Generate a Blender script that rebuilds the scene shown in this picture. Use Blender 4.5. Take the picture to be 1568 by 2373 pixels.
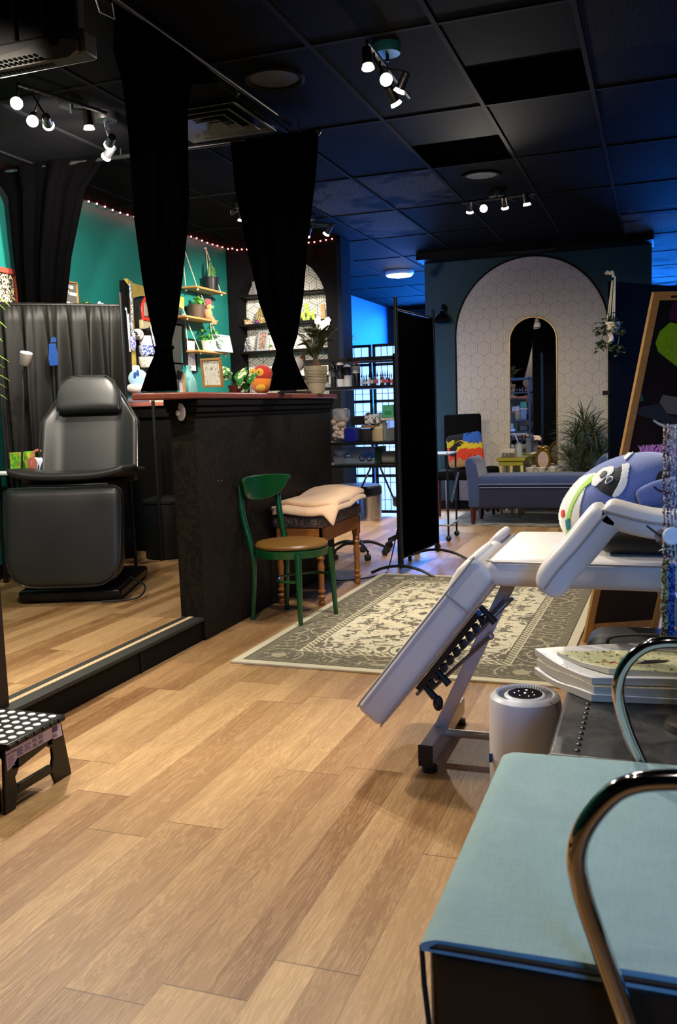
import bpy, math, random
import numpy as np
from mathutils import Vector, Matrix
random.seed(7)
for _o in list(bpy.data.objects): bpy.data.objects.remove(_o)
SC = bpy.context.scene
COL = SC.collection
PI = math.pi
# ---------------------------------------------------------------- camera
YAW, PITCH, ROLL, FPX, CH = -.3438, -.1139, -.0333, 2081., 1.22
def _cam_axes():
    cy, sy = math.cos(YAW), math.sin(YAW)
    f = np.array([sy*math.cos(PITCH), cy*math.cos(PITCH), math.sin(PITCH)])
    r = np.array([cy, -sy, 0.]); u = np.cross(r, f)
    return (math.cos(ROLL)*r+math.sin(ROLL)*u, -math.sin(ROLL)*r+math.cos(ROLL)*u, f)
_R, _U, _F = _cam_axes()
cam = bpy.data.objects.new('camera', bpy.data.cameras.new('camera')); COL.objects.link(cam)
cam.matrix_world = Matrix(((_R[0], _U[0], -_F[0], 0), (_R[1], _U[1], -_F[1], 0), (_R[2], _U[2], -_F[2], CH), (0, 0, 0, 1)))
cam.data.sensor_fit = 'HORIZONTAL'; cam.data.sensor_width = 36; cam.data.lens = FPX*36/1568
cam.data.clip_start = .05; cam.data.dof.use_dof = True; cam.data.dof.focus_distance = 4.2; cam.data.dof.aperture_fstop = 11
SC.camera = cam
def ray(x, y): return _R*((x-784)/FPX)-_U*((y-1186.5)/FPX)+_F
def az(x, y, z): d = ray(x, y); t = (z-CH)/d[2]; return Vector((t*d[0], t*d[1], z))      # point of the room at height z
def ay(x, y, Y): d = ray(x, y); t = Y/d[1]; return Vector((t*d[0], Y, CH+t*d[2]))        # point at depth Y
def ax(x, y, X): d = ray(x, y); t = X/d[0]; return Vector((X, t*d[1], CH+t*d[2]))        # point on the plane x = X
# ---------------------------------------------------------------- light and exposure
SC.view_settings.view_transform = 'Standard'; SC.view_settings.look = 'None'
SC.view_settings.gamma = 1; SC.view_settings.use_curve_mapping = False
SC.view_settings.exposure = 0.0
W = bpy.data.worlds.new('world'); SC.world = W; W.use_nodes = True
W.node_tree.nodes['Background'].inputs[0].default_value = (.01, .012, .016, 1)
W.node_tree.nodes['Background'].inputs[1].default_value = .1
def lamp(kind, name, loc, energy, color, to=None, **k):
    l = bpy.data.lights.new(name, kind); l.energy = energy; l.color = color
    for a, b in k.items(): setattr(l, a, b)
    o = bpy.data.objects.new(name, l); COL.objects.link(o); o.location = loc
    if to is not None: o.rotation_euler = (Vector(to)-Vector(loc)).to_track_quat('-Z', 'Y').to_euler()
    return o
WARM = (1., .90, .76)
# daylight through the street windows: far end of the shop, right hand side, and the front behind the photographer
lamp('AREA', 'daylight_far', (-1.6, 15.2, 1.7), 1700, (.012, .2, 1.), (-1.9, 6, 1.6), shape='RECTANGLE', size=5.4, size_y=2.2)
lamp('AREA', 'daylight_street', (1.5, -1.4, 1.65), 7, (.10, .36, 1.), (-.2, 2.6, .3), shape='RECTANGLE', size=1.2, size_y=1.2, spread=.75)
lamp('AREA', 'daylight_right_far', (2.85, 9.6, 1.6), 12, (.06, .3, 1.), (-.5, 9.6, 1.6), shape='RECTANGLE', size=1.5, size_y=1.6, spread=1.2)
# unseen fill spots added above and behind the camera, one aimed at the chair
for _p, _e, _t in (((-1.0, 1.2, 2.72), 12, (-1.3, 3.0, 0)), ((-.2, .5, 2.72), 15, (-.2, 1.9, .4)), ((-1.4, 2.3, 2.72), 75, (-1.4, 3.3, 0)), ((-2.7, 2.5, 2.72), 120, (-3.3, 4.4, .4))):
    lamp('SPOT', 'fill_spot', _p, _e, WARM, _t, spot_size=2.3, spot_blend=.8, shadow_soft_size=.03)
# ---------------------------------------------------------------- node helper
class NT:
    cur = None
class V:
    def __init__(s, k): s.k = k
    def __add__(a, b): return mt('ADD', a, b)
    def __radd__(a, b): return mt('ADD', b, a)
    def __sub__(a, b): return mt('SUBTRACT', a, b)
    def __rsub__(a, b): return mt('SUBTRACT', b, a)
    def __mul__(a, b): return mt('MULTIPLY', a, b)
    def __rmul__(a, b): return mt('MULTIPLY', b, a)
    def __truediv__(a, b): return mt('DIVIDE', a, b)
    def __gt__(a, b): return mt('GREATER_THAN', a, b)
    def __lt__(a, b): return mt('LESS_THAN', a, b)
def _in(sock, v):
    if isinstance(v, V): NT.cur.links.new(v.k, sock)
    elif v is not None: sock.default_value = v
def mt(op, a, b=None, c=None, clamp=False):
    n = NT.cur.nodes.new('ShaderNodeMath'); n.operation = op; n.use_clamp = clamp
    for i, v in enumerate((a, b, c)): _in(n.inputs[i], v)
    return V(n.outputs[0])
def sstep(a, lo, hi):
    n = NT.cur.nodes.new('ShaderNodeMapRange'); n.interpolation_type = 'SMOOTHSTEP'
    _in(n.inputs[0], a); n.inputs[1].default_value = lo; n.inputs[2].default_value = hi; return V(n.outputs[0])
def mix(f, a, b):
    n = NT.cur.nodes.new('ShaderNodeMix'); n.data_type = 'RGBA'
    _in(n.inputs[0], f)
    for s, v in ((n.inputs[6], a), (n.inputs[7], b)):
        if isinstance(v, V): NT.cur.links.new(v.k, s)
        else: s.default_value = (*v[:3], 1)
    return V(n.outputs[2])
def coord():
    n = NT.cur.nodes.new('ShaderNodeTexCoord'); s = NT.cur.nodes.new('ShaderNodeSeparateXYZ')
    NT.cur.links.new(n.outputs['Object'], s.inputs[0]); return V(n.outputs['Object']), V(s.outputs[0]), V(s.outputs[1]), V(s.outputs[2])
def vec(x=0., y=0., z=0.):
    n = NT.cur.nodes.new('ShaderNodeCombineXYZ')
    for i, v in enumerate((x, y, z)): _in(n.inputs[i], v)
    return V(n.outputs[0])
def noise(v, scale, detail=3, rough=.5, out=0, dist=0):
    n = NT.cur.nodes.new('ShaderNodeTexNoise'); _in(n.inputs['Vector'], v); n.inputs['Scale'].default_value = scale
    n.inputs['Detail'].default_value = detail; n.inputs['Roughness'].default_value = rough; n.inputs['Distortion'].default_value = dist
    return V(n.outputs[out])
def voro(v, scale, feature='F1', out='Distance'):
    n = NT.cur.nodes.new('ShaderNodeTexVoronoi'); n.feature = feature; _in(n.inputs['Vector'], v); n.inputs['Scale'].default_value = scale
    return V(n.outputs[out])
def white(v):
    n = NT.cur.nodes.new('ShaderNodeTexWhiteNoise'); n.noise_dimensions = '3D'; _in(n.inputs['Vector'], v); return V(n.outputs[0])
def lin(c):
    if isinstance(c, str): c = tuple(int(c[i:i+2], 16)/255 for i in (0, 2, 4))
    return tuple(x/12.92 if x <= .04045 else ((x+.055)/1.055)**2.4 for x in c)
_mc = {}
def mat(name, col=(.5, .5, .5), rough=.6, metal=0., bump=None, emit=None, estr=0., coat=0., trans=0., vary=.12, vscale=30., sheen=0., spec=None, alpha=None):
    """procedural principled material; col may be a hex string (sRGB), a linear tuple or a function returning a colour socket"""
    if name in _mc: return _mc[name]
    m = bpy.data.materials.new(name); m.use_nodes = True; NT.cur = m.node_tree
    b = m.node_tree.nodes['Principled BSDF']
    if callable(col): c = col(); NT.cur.links.new(c.k, b.inputs['Base Color'])
    else:
        if isinstance(col, str): col = lin(col)
        co, x, y, z = coord()
        n = noise(co, vscale, 3)
        c = mix(n, tuple(v*(1-vary) for v in col), tuple(min(1, v*(1+vary)) for v in col)); NT.cur.links.new(c.k, b.inputs['Base Color'])
    b.inputs['Roughness'].default_value = rough; b.inputs['Metallic'].default_value = metal
    b.inputs['Coat Weight'].default_value = coat; b.inputs['Transmission Weight'].default_value = trans
    b.inputs['Sheen Weight'].default_value = sheen
    if spec is not None: b.inputs['Specular IOR Level'].default_value = spec
    if alpha is not None: b.inputs['Alpha'].default_value = alpha
    if emit is not None:
        if isinstance(emit, str): emit = lin(emit)
        b.inputs['Emission Color'].default_value = (*emit, 1); b.inputs['Emission Strength'].default_value = estr
    if bump:
        co, x, y, z = coord()
        h = bump(co, x, y, z) if callable(bump) else noise(co, bump[0], 4)
        d = .3 if callable(bump) else bump[1]
        n = NT.cur.nodes.new('ShaderNodeBump'); n.inputs['Strength'].default_value = d; n.inputs['Distance'].default_value = .004
        NT.cur.links.new(h.k, n.inputs['Height']); NT.cur.links.new(n.outputs[0], b.inputs['Normal'])
    _mc[name] = m
    return m
# ---------------------------------------------------------------- mesh helper
def frame(zdir, xhint=(1, 0, 0)):
    z = Vector(zdir).normalized(); x = Vector(xhint)
    if abs(x.normalized().dot(z)) > .98: x = Vector((0, 1, 0))
    x = (x-z*x.dot(z)).normalized(); return x, z.cross(x), z
class MB:
    def __init__(s): s.v = []; s.f = []
    def add(s, vs, fs): n = len(s.v); s.v += [tuple(v) for v in vs]; s.f += [tuple(i+n for i in f) for f in fs]; return s
    def box(s, c, d, rz=0., M=None):
        x, y, z = (k/2 for k in d); R = M if M is not None else Matrix.Rotation(rz, 3, 'Z'); c = Vector(c)
        p = [c+R@Vector((i*x, j*y, k*z)) for k in (-1, 1) for j in (-1, 1) for i in (-1, 1)]
        return s.add(p, [(0, 2, 3, 1), (4, 5, 7, 6), (0, 1, 5, 4), (2, 6, 7, 3), (0, 4, 6, 2), (1, 3, 7, 5)])
    def b2(s, a, b): return s.box([(a[i]+b[i])/2 for i in range(3)], [abs(a[i]-b[i]) for i in range(3)])
    def rings(s, rs, cap=True, closed=False):
        n = len(rs[0]); base = len(s.v)
        for r in rs: s.v += [tuple(p) for p in r]
        m = len(rs)
        for i in range(m if closed else m-1):
            a = base+i*n; b = base+((i+1) % m)*n
            for j in range(n): s.f.append((a+j, a+(j+1) % n, b+(j+1) % n, b+j))
        if cap and not closed:
            s.f.append(tuple(base+j for j in reversed(range(n)))); s.f.append(tuple(base+(m-1)*n+j for j in range(n)))
        return s
    def cyl(s, a, b, r0, r1=None, n=16, cap=True):
        if r1 is None: r1 = r0
        a, b = Vector(a), Vector(b); x, y, z = frame(b-a)
        c = [(x*math.cos(2*PI*k/n)+y*math.sin(2*PI*k/n)) for k in range(n)]
        return s.rings([[a+q*r0 for q in c], [b+q*r1 for q in c]], cap)
    def lathe(s, c, prof, n=24, axis=(0, 0, 1), cap=True, sx=1., sy=1.):
        x, y, z = frame(axis); c = Vector(c)
        return s.rings([[c+z*h+(x*math.cos(2*PI*k/n)*sx+y*math.sin(2*PI*k/n)*sy)*max(r, 1e-4) for k in range(n)] for r, h in prof], cap)
    def tube(s, pts, r, n=10, closed=False, sq=None):
        pts = [Vector(p) for p in pts]; m = len(pts); rs = []
        t0 = (pts[1]-pts[0]).normalized(); x, y, _ = frame(t0, (0, 0, 1) if abs(t0.z) < .9 else (1, 0, 0))
        for i in range(m):
            a = pts[(i-1) % m] if (closed or i > 0) else pts[i]; b = pts[(i+1) % m] if (closed or i < m-1) else pts[i]
            t = (b-a).normalized(); x = (x-t*x.dot(t)).normalized(); y = t.cross(x)
            rr = r[i] if isinstance(r, (list, tuple)) else r
            if sq: rs.append([pts[i]+x*sq[0]*i1+y*sq[1]*i2 for i1, i2 in ((-1, -1), (1, -1), (1, 1), (-1, 1))])
            else: rs.append([pts[i]+(x*math.cos(2*PI*k/n)+y*math.sin(2*PI*k/n))*rr for k in range(n)])
        return s.rings(rs, not closed, closed)
    def prism(s, poly, origin, ux, uy, d, d0=0.):
        """poly (u,v) list extruded along ux x uy from d0 to d0+d"""
        o, ux, uy = Vector(origin), Vector(ux), Vector(uy); w = ux.cross(uy).normalized()
        A = [o+ux*u+uy*v+w*d0 for u, v in poly]; B = [p+w*d for p in A]; n = len(A)
        return s.add(A+B, [tuple(reversed(range(n))), tuple(range(n, 2*n))]+[(i, (i+1) % n, n+(i+1) % n, n+i) for i in range(n)])
    def rbox(s, c, d, r, n=6, puff=0., M=None, fn=None):
        """cushion-like rounded box"""
        h = Vector(d)/2; R = M if M is not None else Matrix.Identity(3); c = Vector(c)
        def pt(p):
            p = Vector(p[i]*h[i] for i in range(3)); q = Vector(max(-(h[i]-r), min(h[i]-r, p[i])) for i in range(3))
            e = p-q; o = q+(e.normalized()*r if e.length > 1e-9 else e)
            if puff: o.z += (1 if o.z > 0 else -1)*puff*max(0, 1-(o.x/h.x)**2)*max(0, 1-(o.y/h.y)**2)
            if fn: o = fn(o)
            return c+R@o
        g = []
        for i in range(3):
            k = min(.85, r/max(h[i], 1e-6))
            g.append([-1, -1+k*.3, -1+k*.65, -1+k]+[-1+k+(2-2*k)*t/n for t in range(1, n)]+[1-k, 1-k*.65, 1-k*.3, 1])
        for axs in range(3):
            u, w = (axs+1) % 3, (axs+2) % 3
            for sgn in (-1, 1):
                P = []
                for a in g[u]:
                    for b in g[w]:
                        p = [0, 0, 0]; p[axs] = sgn; p[u] = a; p[w] = b; P.append(pt(p))
                nu, nw = len(g[u]), len(g[w]); F = []
                for i in range(nu-1):
                    for j in range(nw-1):
                        q = (i*nw+j, (i+1)*nw+j, (i+1)*nw+j+1, i*nw+j+1); F.append(q if sgn > 0 else q[::-1])
                s.add(P, F)
        s.weld = True
        return s
    def ball(s, c, r, n=14, m=9, sc=(1, 1, 1), M=None):
        R = M if M is not None else Matrix.Identity(3); c = Vector(c)
        rs = []
        for i in range(m+1):
            th = PI*min(max(i/m, .002), .998)
            rs.append([c+R@Vector((r*sc[0]*math.sin(th)*math.cos(2*PI*k/n), r*sc[1]*math.sin(th)*math.sin(2*PI*k/n), -r*sc[2]*math.cos(th))) for k in range(n)])
        return s.rings(rs)
    def torus(s, c, R, r, axis=(0, 0, 1), n=32, m=8, sx=1., sy=1.):
        x, y, z = frame(axis); c = Vector(c)
        return s.tube([c+x*R*sx*math.cos(2*PI*k/n)+y*R*sy*math.sin(2*PI*k/n) for k in range(n)], r, m, True)
    def leaf(s, base, d, up, L, Wd, droop=.3, n=6, fold=.15, shape=None):
        """blade that arches from base along d, drooping"""
        base, d, up = Vector(base), Vector(d).normalized(), Vector(up)
        side = d.cross(up).normalized() if d.cross(up).length > 1e-3 else Vector((1, 0, 0)); p = base.copy(); pts = []
        for i in range(n+1):
            t = i/n; w = Wd*(shape(t) if shape else math.sin(PI*min(.98, .08+t*.92))**.8)
            nrm = side.cross(d).normalized()
            pts.append((p-side*w/2+nrm*w*fold, p.copy(), p+side*w/2+nrm*w*fold))
            d = (d+Vector((0, 0, -droop/n))).normalized(); p = p+d*L/n
        n0 = len(s.v)
        for a in pts: s.v += [tuple(q) for q in a]
        for i in range(n):
            for j in (0, 1): s.f.append((n0+3*i+j, n0+3*i+j+1, n0+3*i+j+4, n0+3*i+j+3))
        return s
    def build(s, name, m, parent=None, smooth=35, bevel=0., seg=2, sub=0, loc=None, solid=0., local=False):
        me = bpy.data.meshes.new(name)
        off = Vector((0, 0, 0))
        if parent is not None:
            if not local: off = ROOTLOC.get(parent.name, Vector((0, 0, 0)))
        else:
            a = np.array(s.v); off = Vector(loc) if loc is not None else Vector(((a[:, 0].min()+a[:, 0].max())/2, (a[:, 1].min()+a[:, 1].max())/2, a[:, 2].min()))
        me.from_pydata([tuple(Vector(v)-off) for v in s.v], [], s.f)
        import bmesh
        bm = bmesh.new(); bm.from_mesh(me)
        if getattr(s, 'weld', False): bmesh.ops.remove_doubles(bm, verts=bm.verts, dist=1e-5)
        bmesh.ops.recalc_face_normals(bm, faces=bm.faces); bm.to_mesh(me); bm.free()
        if smooth:
            me.polygons.foreach_set('use_smooth', [True]*len(me.polygons)); me.set_sharp_from_angle(angle=math.radians(smooth))
        me.materials.append(m)
        o = bpy.data.objects.new(name, me); COL.objects.link(o)
        if parent is not None: o.parent = parent; ROOTLOC[o.name] = ROOTLOC.get(parent.name, Vector((0, 0, 0))) if not local else Vector((0, 0, 0))
        else: o.location = off; ROOTLOC[o.name] = off
        if solid: k = o.modifiers.new('solid', 'SOLIDIFY'); k.thickness = solid; k.offset = 0
        if bevel: k = o.modifiers.new('bevel', 'BEVEL'); k.width = bevel; k.segments = seg; k.limit_method = 'ANGLE'
        if sub: k = o.modifiers.new('sub', 'SUBSURF'); k.levels = k.render_levels = sub
        return o
ROOTLOC = {}
def thing(name, label, cat, loc=(0, 0, 0), rz=0., group=None):
    o = bpy.data.objects.new(name, None); COL.objects.link(o); o.empty_display_size = .1
    o.location = loc; o.rotation_euler.z = rz; o['label'] = label; o['category'] = cat
    if group: o['group'] = group
    ROOTLOC[o.name] = Vector(loc) if rz == 0 else Vector((0, 0, 0))
    return o
def tag(o, label, cat, group=None, kind=None):
    o['label'] = label; o['category'] = cat
    if group: o['group'] = group
    if kind: o['kind'] = kind
    return o
def struct(o): o['kind'] = 'structure'; return o
def lab(o, t): o['label'] = t; return o
def copytree(o, loc=None, parent=None):
    c = o.copy(); COL.objects.link(c)
    if parent is not None: c.parent = parent
    for ch in list(o.children): copytree(ch, None, c)
    if loc is not None: c.location = loc
    return c
def bez(pts, n=8):
    """smooth curve through points (Catmull-Rom)"""
    P = [Vector(p) for p in pts]; P = [P[0]*2-P[1]]+P+[P[-1]*2-P[-2]]; out = []
    for i in range(1, len(P)-2):
        for k in range(n):
            t = k/n; a, b, c, d = P[i-1:i+3]
            out.append(.5*((2*b)+(c-a)*t+(2*a-5*b+4*c-d)*t*t+(3*b-a-3*c+d)*t**3))
    return out+[P[-2]]
def text_mesh(txt, size, origin, ux, uy, m, parent, name='lettering', depth=.0006, align='CENTER'):
    cu = bpy.data.curves.new('t', 'FONT'); cu.body = txt; cu.size = size; cu.align_x = align; cu.align_y = 'CENTER'; cu.extrude = depth
    o = bpy.data.objects.new('t', cu); COL.objects.link(o); bpy.context.view_layer.update()
    me = bpy.data.meshes.new_from_object(o.evaluated_get(bpy.context.evaluated_depsgraph_get()))
    bpy.data.objects.remove(o)
    ux, uy = Vector(ux).normalized(), Vector(uy).normalized(); w = ux.cross(uy); off = Vector(origin)-ROOTLOC.get(parent.name, Vector((0, 0, 0)))
    for v in me.vertices: v.co = off+ux*v.co.x+uy*v.co.y+w*v.co.z
    me.materials.clear(); me.materials.append(m)
    r = bpy.data.objects.new(name, me); COL.objects.link(r); r.parent = parent
    return r
# ---------------------------------------------------------------- shared materials
def c_floor(w=.1):
    co, x, y, z = coord()
    i = mt('FLOOR', x/w); i2 = mt('FLOOR', x/(2*w))
    off = white(vec(i2, 7., 0.))*1.2
    j = mt('FLOOR', (y+off)/1.22)
    rnd = white(vec(i, j, 0.)); rnd2 = white(vec(i, j, 5.))
    g = vec(x*14.+rnd*40., y*1.1+rnd*17., 0.)
    g1 = noise(g, 1.5, 6, .65, dist=1.1)
    rings = mt('SINE', g1*58.); fine = noise(vec(x*420., y*9., rnd*5.), 1., 3, .6)
    cath = noise(vec(x*9.+rnd*30., y*.9+rnd2*9., 0.), 1.1, 3, .5, dist=.6)
    v = sstep(rings, .0, 1.)*.24+fine*.3+cath*.5+rnd*.6-.38
    knot = voro(vec(x*4.+rnd*9., y*1.1, 0.), 1.1); kn = sstep(knot, .16, .02)
    c = mix(mt('ADD', v, 0., clamp=True), lin('80552c'), lin('dfb883'))
    c = mix(rnd2*.35, c, lin('a98358'))
    c = mix(kn*.65, c, lin('5d3d22'))
    fx = mt('FRACT', x/(2*w)); ex = mt('MINIMUM', fx, 1.-fx)*(2*w); fy = mt('FRACT', (y+off)/1.22); ey = mt('MINIMUM', fy, 1.-fy)*1.22
    seam = mt('MAXIMUM', (ex < .0009)*.55, (ey < .0016)*.8)
    return mix(seam, c, lin('3a2614'))
M_FLOORP = mat('narrow_oak_laminate', lambda: c_floor(.07), .42, spec=.35)
M_FLOOR = mat('oak_laminate', c_floor, .42, bump=lambda co, x, y, z: noise(vec(x*300., y*8., 0.), 1., 3), spec=.35)
BLK = mat('black_paint', (.0035, .0033, .003), .6, spec=.12)
BLKM = mat('black_metal', (.008, .008, .009), .35, spec=.4)
CLOTH = mat('black_cloth', (.0008, .0008, .0009), 1., spec=.0, bump=(180, .15))
CHROME = mat('chrome', (.75, .75, .78), .12, 1.)
RUBBER = mat('black_rubber', (.01, .01, .01), .6)
WHITE = mat('white_plastic', 'e8e8ec', .4)
STEEL = mat('steel', (.45, .45, .47), .3, 1.)
GREEN = mat('leaf_green', '3d6b1e', .5, vary=.4, vscale=14)
DGREEN = mat('dark_leaf', '24401a', .5, vary=.4, vscale=14)
TERRA = mat('potting_soil', '2a1a10', .95)
WOODR = mat('red_brown_wood', '8a4a38', .4, vary=.25, vscale=12)
def woodcol(a, b, sx=3., sy=40.):
    def f():
        co, x, y, z = coord(); n = noise(vec(x*sx, y*sy, z*sx), 1., 5, .6, dist=.8); return mix(n, lin(a), lin(b))
    return f
PINE = mat('pine_wood', woodcol('8d6234', 'c99a58'), .5)
PINEZ = mat('oak_stretcher', woodcol('a5763a', 'd0a264', 30., 30.), .5)
HONEY = mat('honey_wood', woodcol('7c4219', 'ba7432', 20., 20.), .4)
def c_hex(bg, line, s=.2, nl=5., th=.22):
    def f():
        co, x, y, z = coord(); px, pz = x/s, z/s; q = math.sqrt(3)
        def cell(o):
            a = mt('FLOORED_MODULO', px+o*.5, 1.)-.5; b = mt('FLOORED_MODULO', pz+o*q/2, q)-q/2; return a, b
        a1, b1 = cell(0.); a2, b2 = cell(1.)
        pick = (a1*a1+b1*b1) < (a2*a2+b2*b2)
        u = a2+pick*(a1-a2); v = b2+pick*(b1-b2)
        ang = mt('ARCTAN2', v, u)/(2*PI)+.0
        sec = mt('FLOOR', mt('FLOORED_MODULO', ang+(-.25), 1.)*3.)          # three rhombi
        th_ = sec*(2*PI/3)
        d = u*mt('COSINE', th_)+v*mt('SINE', th_)
        fr = mt('FRACT', (d+4.)*nl*2.)
        hatch = fr < th
        rr = mt('FLOORED_MODULO', mt('FLOORED_MODULO', ang-.25, 1.)*3., 1.)
        edge = mt('MINIMUM', rr, 1.-rr)*mt('SQRT', u*u+v*v)
        return mix(mt('MAXIMUM', hatch, edge < .012), bg, line)
    return f
# ================================================================ STRUCTURE
XL, XR, YB, YF, ZC = -4.32, 3.0, -1.6, 15.9, 2.948
PLAT = .12
def slab(name, a, b, m, **k): return struct(MB().b2(a, b).build(name, m, smooth=0, **k))
slab('floor', (-4.6, YB, -.1), (XR+.1, YF, 0), M_FLOOR, loc=(0, 0, 0))
slab('floor_platform', (XL, YB, .0), (-2.42, 6.33, PLAT), M_FLOORP, loc=(.05, .4, 0))
def c_teal():
    co, x, y, z = coord(); n = noise(co, 3., 4); return mix(n, lin('12665f'), lin('1c7b72'))
TEAL = mat('teal_wall_paint', c_teal, .55, spec=.3)
def c_dteal():
    co, x, y, z = coord(); n = noise(co, 3., 4); return mix(n, lin('07363d'), lin('093f46'))
DTEAL = mat('petrol_wall_paint', c_dteal, .6)
BLUEW = mat('pale_wall_paint', '2c4a66', .6)
BWALL = mat('black_wall_paint', (.004, .004, .005), .8, spec=.08)
slab('wall_left', (XL-.12, YB, 0), (XL, 8.8, ZC), TEAL)
slab('wall_left_rear', (-4.6, 8.95, 0), (-4.45, YF, ZC), BLUEW)
slab('wall_back', (-4.44, YB-.12, 0), (XR+.1, YB, ZC), BWALL)
slab('wall_right', (XR, YB, 0), (XR+.12, YF, ZC), BWALL)
slab('wall_far', (-4.6, YF, 0), (XR+.1, YF+.12, ZC), mat('far_wall_paint', '24303a', .7))
# daylight windows
WIN = mat('window_daylight', (.3, .5, .8), .4, emit=(.2, .45, 1.), estr=.3)
slab('window_1', (-3.9, YF-.03, .7), (1., YF-.01, 2.6), WIN)
slab('window_2', (.8, YB+.01, .95), (2.2, YB+.03, 2.35), WIN)
slab('window_3', (XR-.03, 8.8, .9), (XR-.01, 10.4, 2.4), WIN)
# ceiling with lay-in tiles
def c_ceil():
    co, x, y, z = coord()
    pts = noise(co, 75., 3, .7); big = noise(co, 1.6, 3, .6)
    i = mt('FLOOR', (x+2.7986)/.6096); j = mt('FLOOR', (y-6.0553-.6096)/1.2192)
    r = white(vec(i, j, 3.))
    reg = mt('MAXIMUM', (x > -2.79)*(x < -1.60)*(y > 6.68)*(y < 7.86), (x > -2.79)*(x < -2.2)*(y > 7.9)*(y < 9.08)); reg = mt('MAXIMUM', reg, (x > -.35)*(y > 8.9))
    pale_mask = mt('MAXIMUM', reg*sstep(big, .40, .52), (x > -.35)*(y < 4.9)*.12)  # lighter speckle on chosen tiles and along the right side
    spk = sstep(pts, .44, .56)
    base = mix(noise(co, 5., 4), (.0024, .0024, .003), (.0058, .0058, .007))
    return mix(pale_mask*spk*.8, base, (.12, .13, .15))
MCEIL = mat('black_ceiling_tile', c_ceil, .8, spec=.018, bump=lambda co, x, y, z: noise(co, 90., 3))
slab('ceiling', (-4.6, YB, ZC), (XR+.1, YF, ZC+.1), MCEIL, loc=(0, 0, ZC))
TBAR = mat('ceiling_grid_paint', (.009, .009, .0105), .8, spec=.03)
g = MB(); i = -3
for i in range(-3, 10):
    x = -2.7986+.6096*i; g.b2((x-.012, YB, ZC-.008), (x+.012, YF, ZC))
for j in range(-6, 9):
    y = 6.0553+.6096+1.2192*j
    if y > YB: g.b2((-4.44, y-.012, ZC-.0065), (XR, y+.012, ZC))
struct(g.build('trim_1', TBAR, smooth=0))
# black strip panels in the grid
STRIP = mat('black_filler_panel', (.0008, .0008, .001), .95, spec=0.)
slab('trim_2', (-2.7986+.6096*3+.012, 6.0553-.6096*2, ZC-.004), (-2.7986+.6096*4-.012, 6.0553-.6096-.012, ZC), STRIP)
slab('trim_3', (-2.7986+.6096*2+.012, 6.0553+.02, ZC-.004), (-2.7986+.6096*3-.012, 6.0553+.6096-.012, ZC), STRIP)
# partition with arched shelf niche
NY = 8.8
n0, n1, nz, pr = -4.2, -3.21, 2.31, -3.075
cxn, rn = (n0+n1)/2, (n1-n0)/2
arc = [(cxn+rn*math.cos(a), nz+rn*math.sin(a)) for a in np.linspace(0, PI, 25)]
poly = [(XL, 0), (XL, ZC), (pr, ZC), (pr, 0), (n1, 0)]+arc+[(n0, 0)]
poly = [(u, v) for u, v in poly]
struct(MB().prism(poly, (0, NY, 0), (1, 0, 0), (0, 0, 1), -.22).build('wall_partition', BWALL, smooth=0))
slab('wall_niche_back', (n0, NY+.2, .0), (n1, NY+.24, ZC-.05), mat('niche_wallpaper', c_hex(lin('e4e1d8'), lin('77756e'), .16, 3., .2), .7))
slab('wall_partition_return', (pr-.0, NY-.03, 0), (pr+.05, NY+.26, ZC-.002), mat('dark_blue_trim', (.004, .008, .02), .8, spec=.1))
# arch wall
AY = 10.45
struct(MB().b2((-2.58, AY, 0), (-.08, AY+.18, ZC)).build('wall_arch', DTEAL, smooth=0))
slab('trim_4', (-2.6, AY-.3, 2.865), (-.06, AY+.2, ZC), BLK)
acx, ar, asz = -1.372, .852, 2.0
arcp = [(acx+ar*math.cos(a), asz+ar*math.sin(a)) for a in np.linspace(0, PI, 49)]
struct(MB().prism([(acx-ar, .0), (acx+ar, .0)]+arcp, (0, AY, 0), (1, 0, 0), (0, 0, 1), .008).build('trim_5', mat('cream_wallpaper', c_hex(lin('ddd2bd'), lin('b3a68c'), .15, 3., .15), .7), smooth=0, loc=(acx, AY, 0)))
struct(MB().tube([(acx+ar, AY-.006, 0), (acx+ar, AY-.006, 1.)]+[(u, AY-.006, v) for u, v in arcp]+[(acx-ar, AY-.006, 1.), (acx-ar, AY-.006, 0)], .011, 6).build('trim_6', BLK))
slab('baseboard_arch', (-2.58, AY-.02, 0), (-.08, AY-.009, .1), BLK)
slab('baseboard_left', (XL, YB, PLAT), (XL+.015, 6.3, PLAT+.1), BLK)
# platform step edge: black nosing with a pale strip, riser
GREYN = mat('grey_nosing', '2b2c26', .6)
slab('trim_7', (-2.42, YB, .0), (-2.315, 4.23, PLAT-.012), BLK, bevel=.003)
slab('trim_8', (-2.44, YB, PLAT-.012), (-2.305, 4.23, PLAT+.006), GREYN, bevel=.002)
slab('trim_9', (-2.395, YB, PLAT+.006), (-2.37, 4.23, PLAT+.008), mat('cream_grip_strip', 'd9bc92', .5))
slab('trim_10', (-2.313, 3.6, .0), (-2.309, 3.606, PLAT-.015), mat('joint_black', (.001, .001, .001), .9))
p = ax(22, 1640, -2.35)
MAROON = mat('dark_maroon_paint', (.012, .004, .004), .5)
slab('trim_11', (-2.56, p.y-.12, PLAT), (-2.35, p.y, ZC), MAROON)
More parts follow.
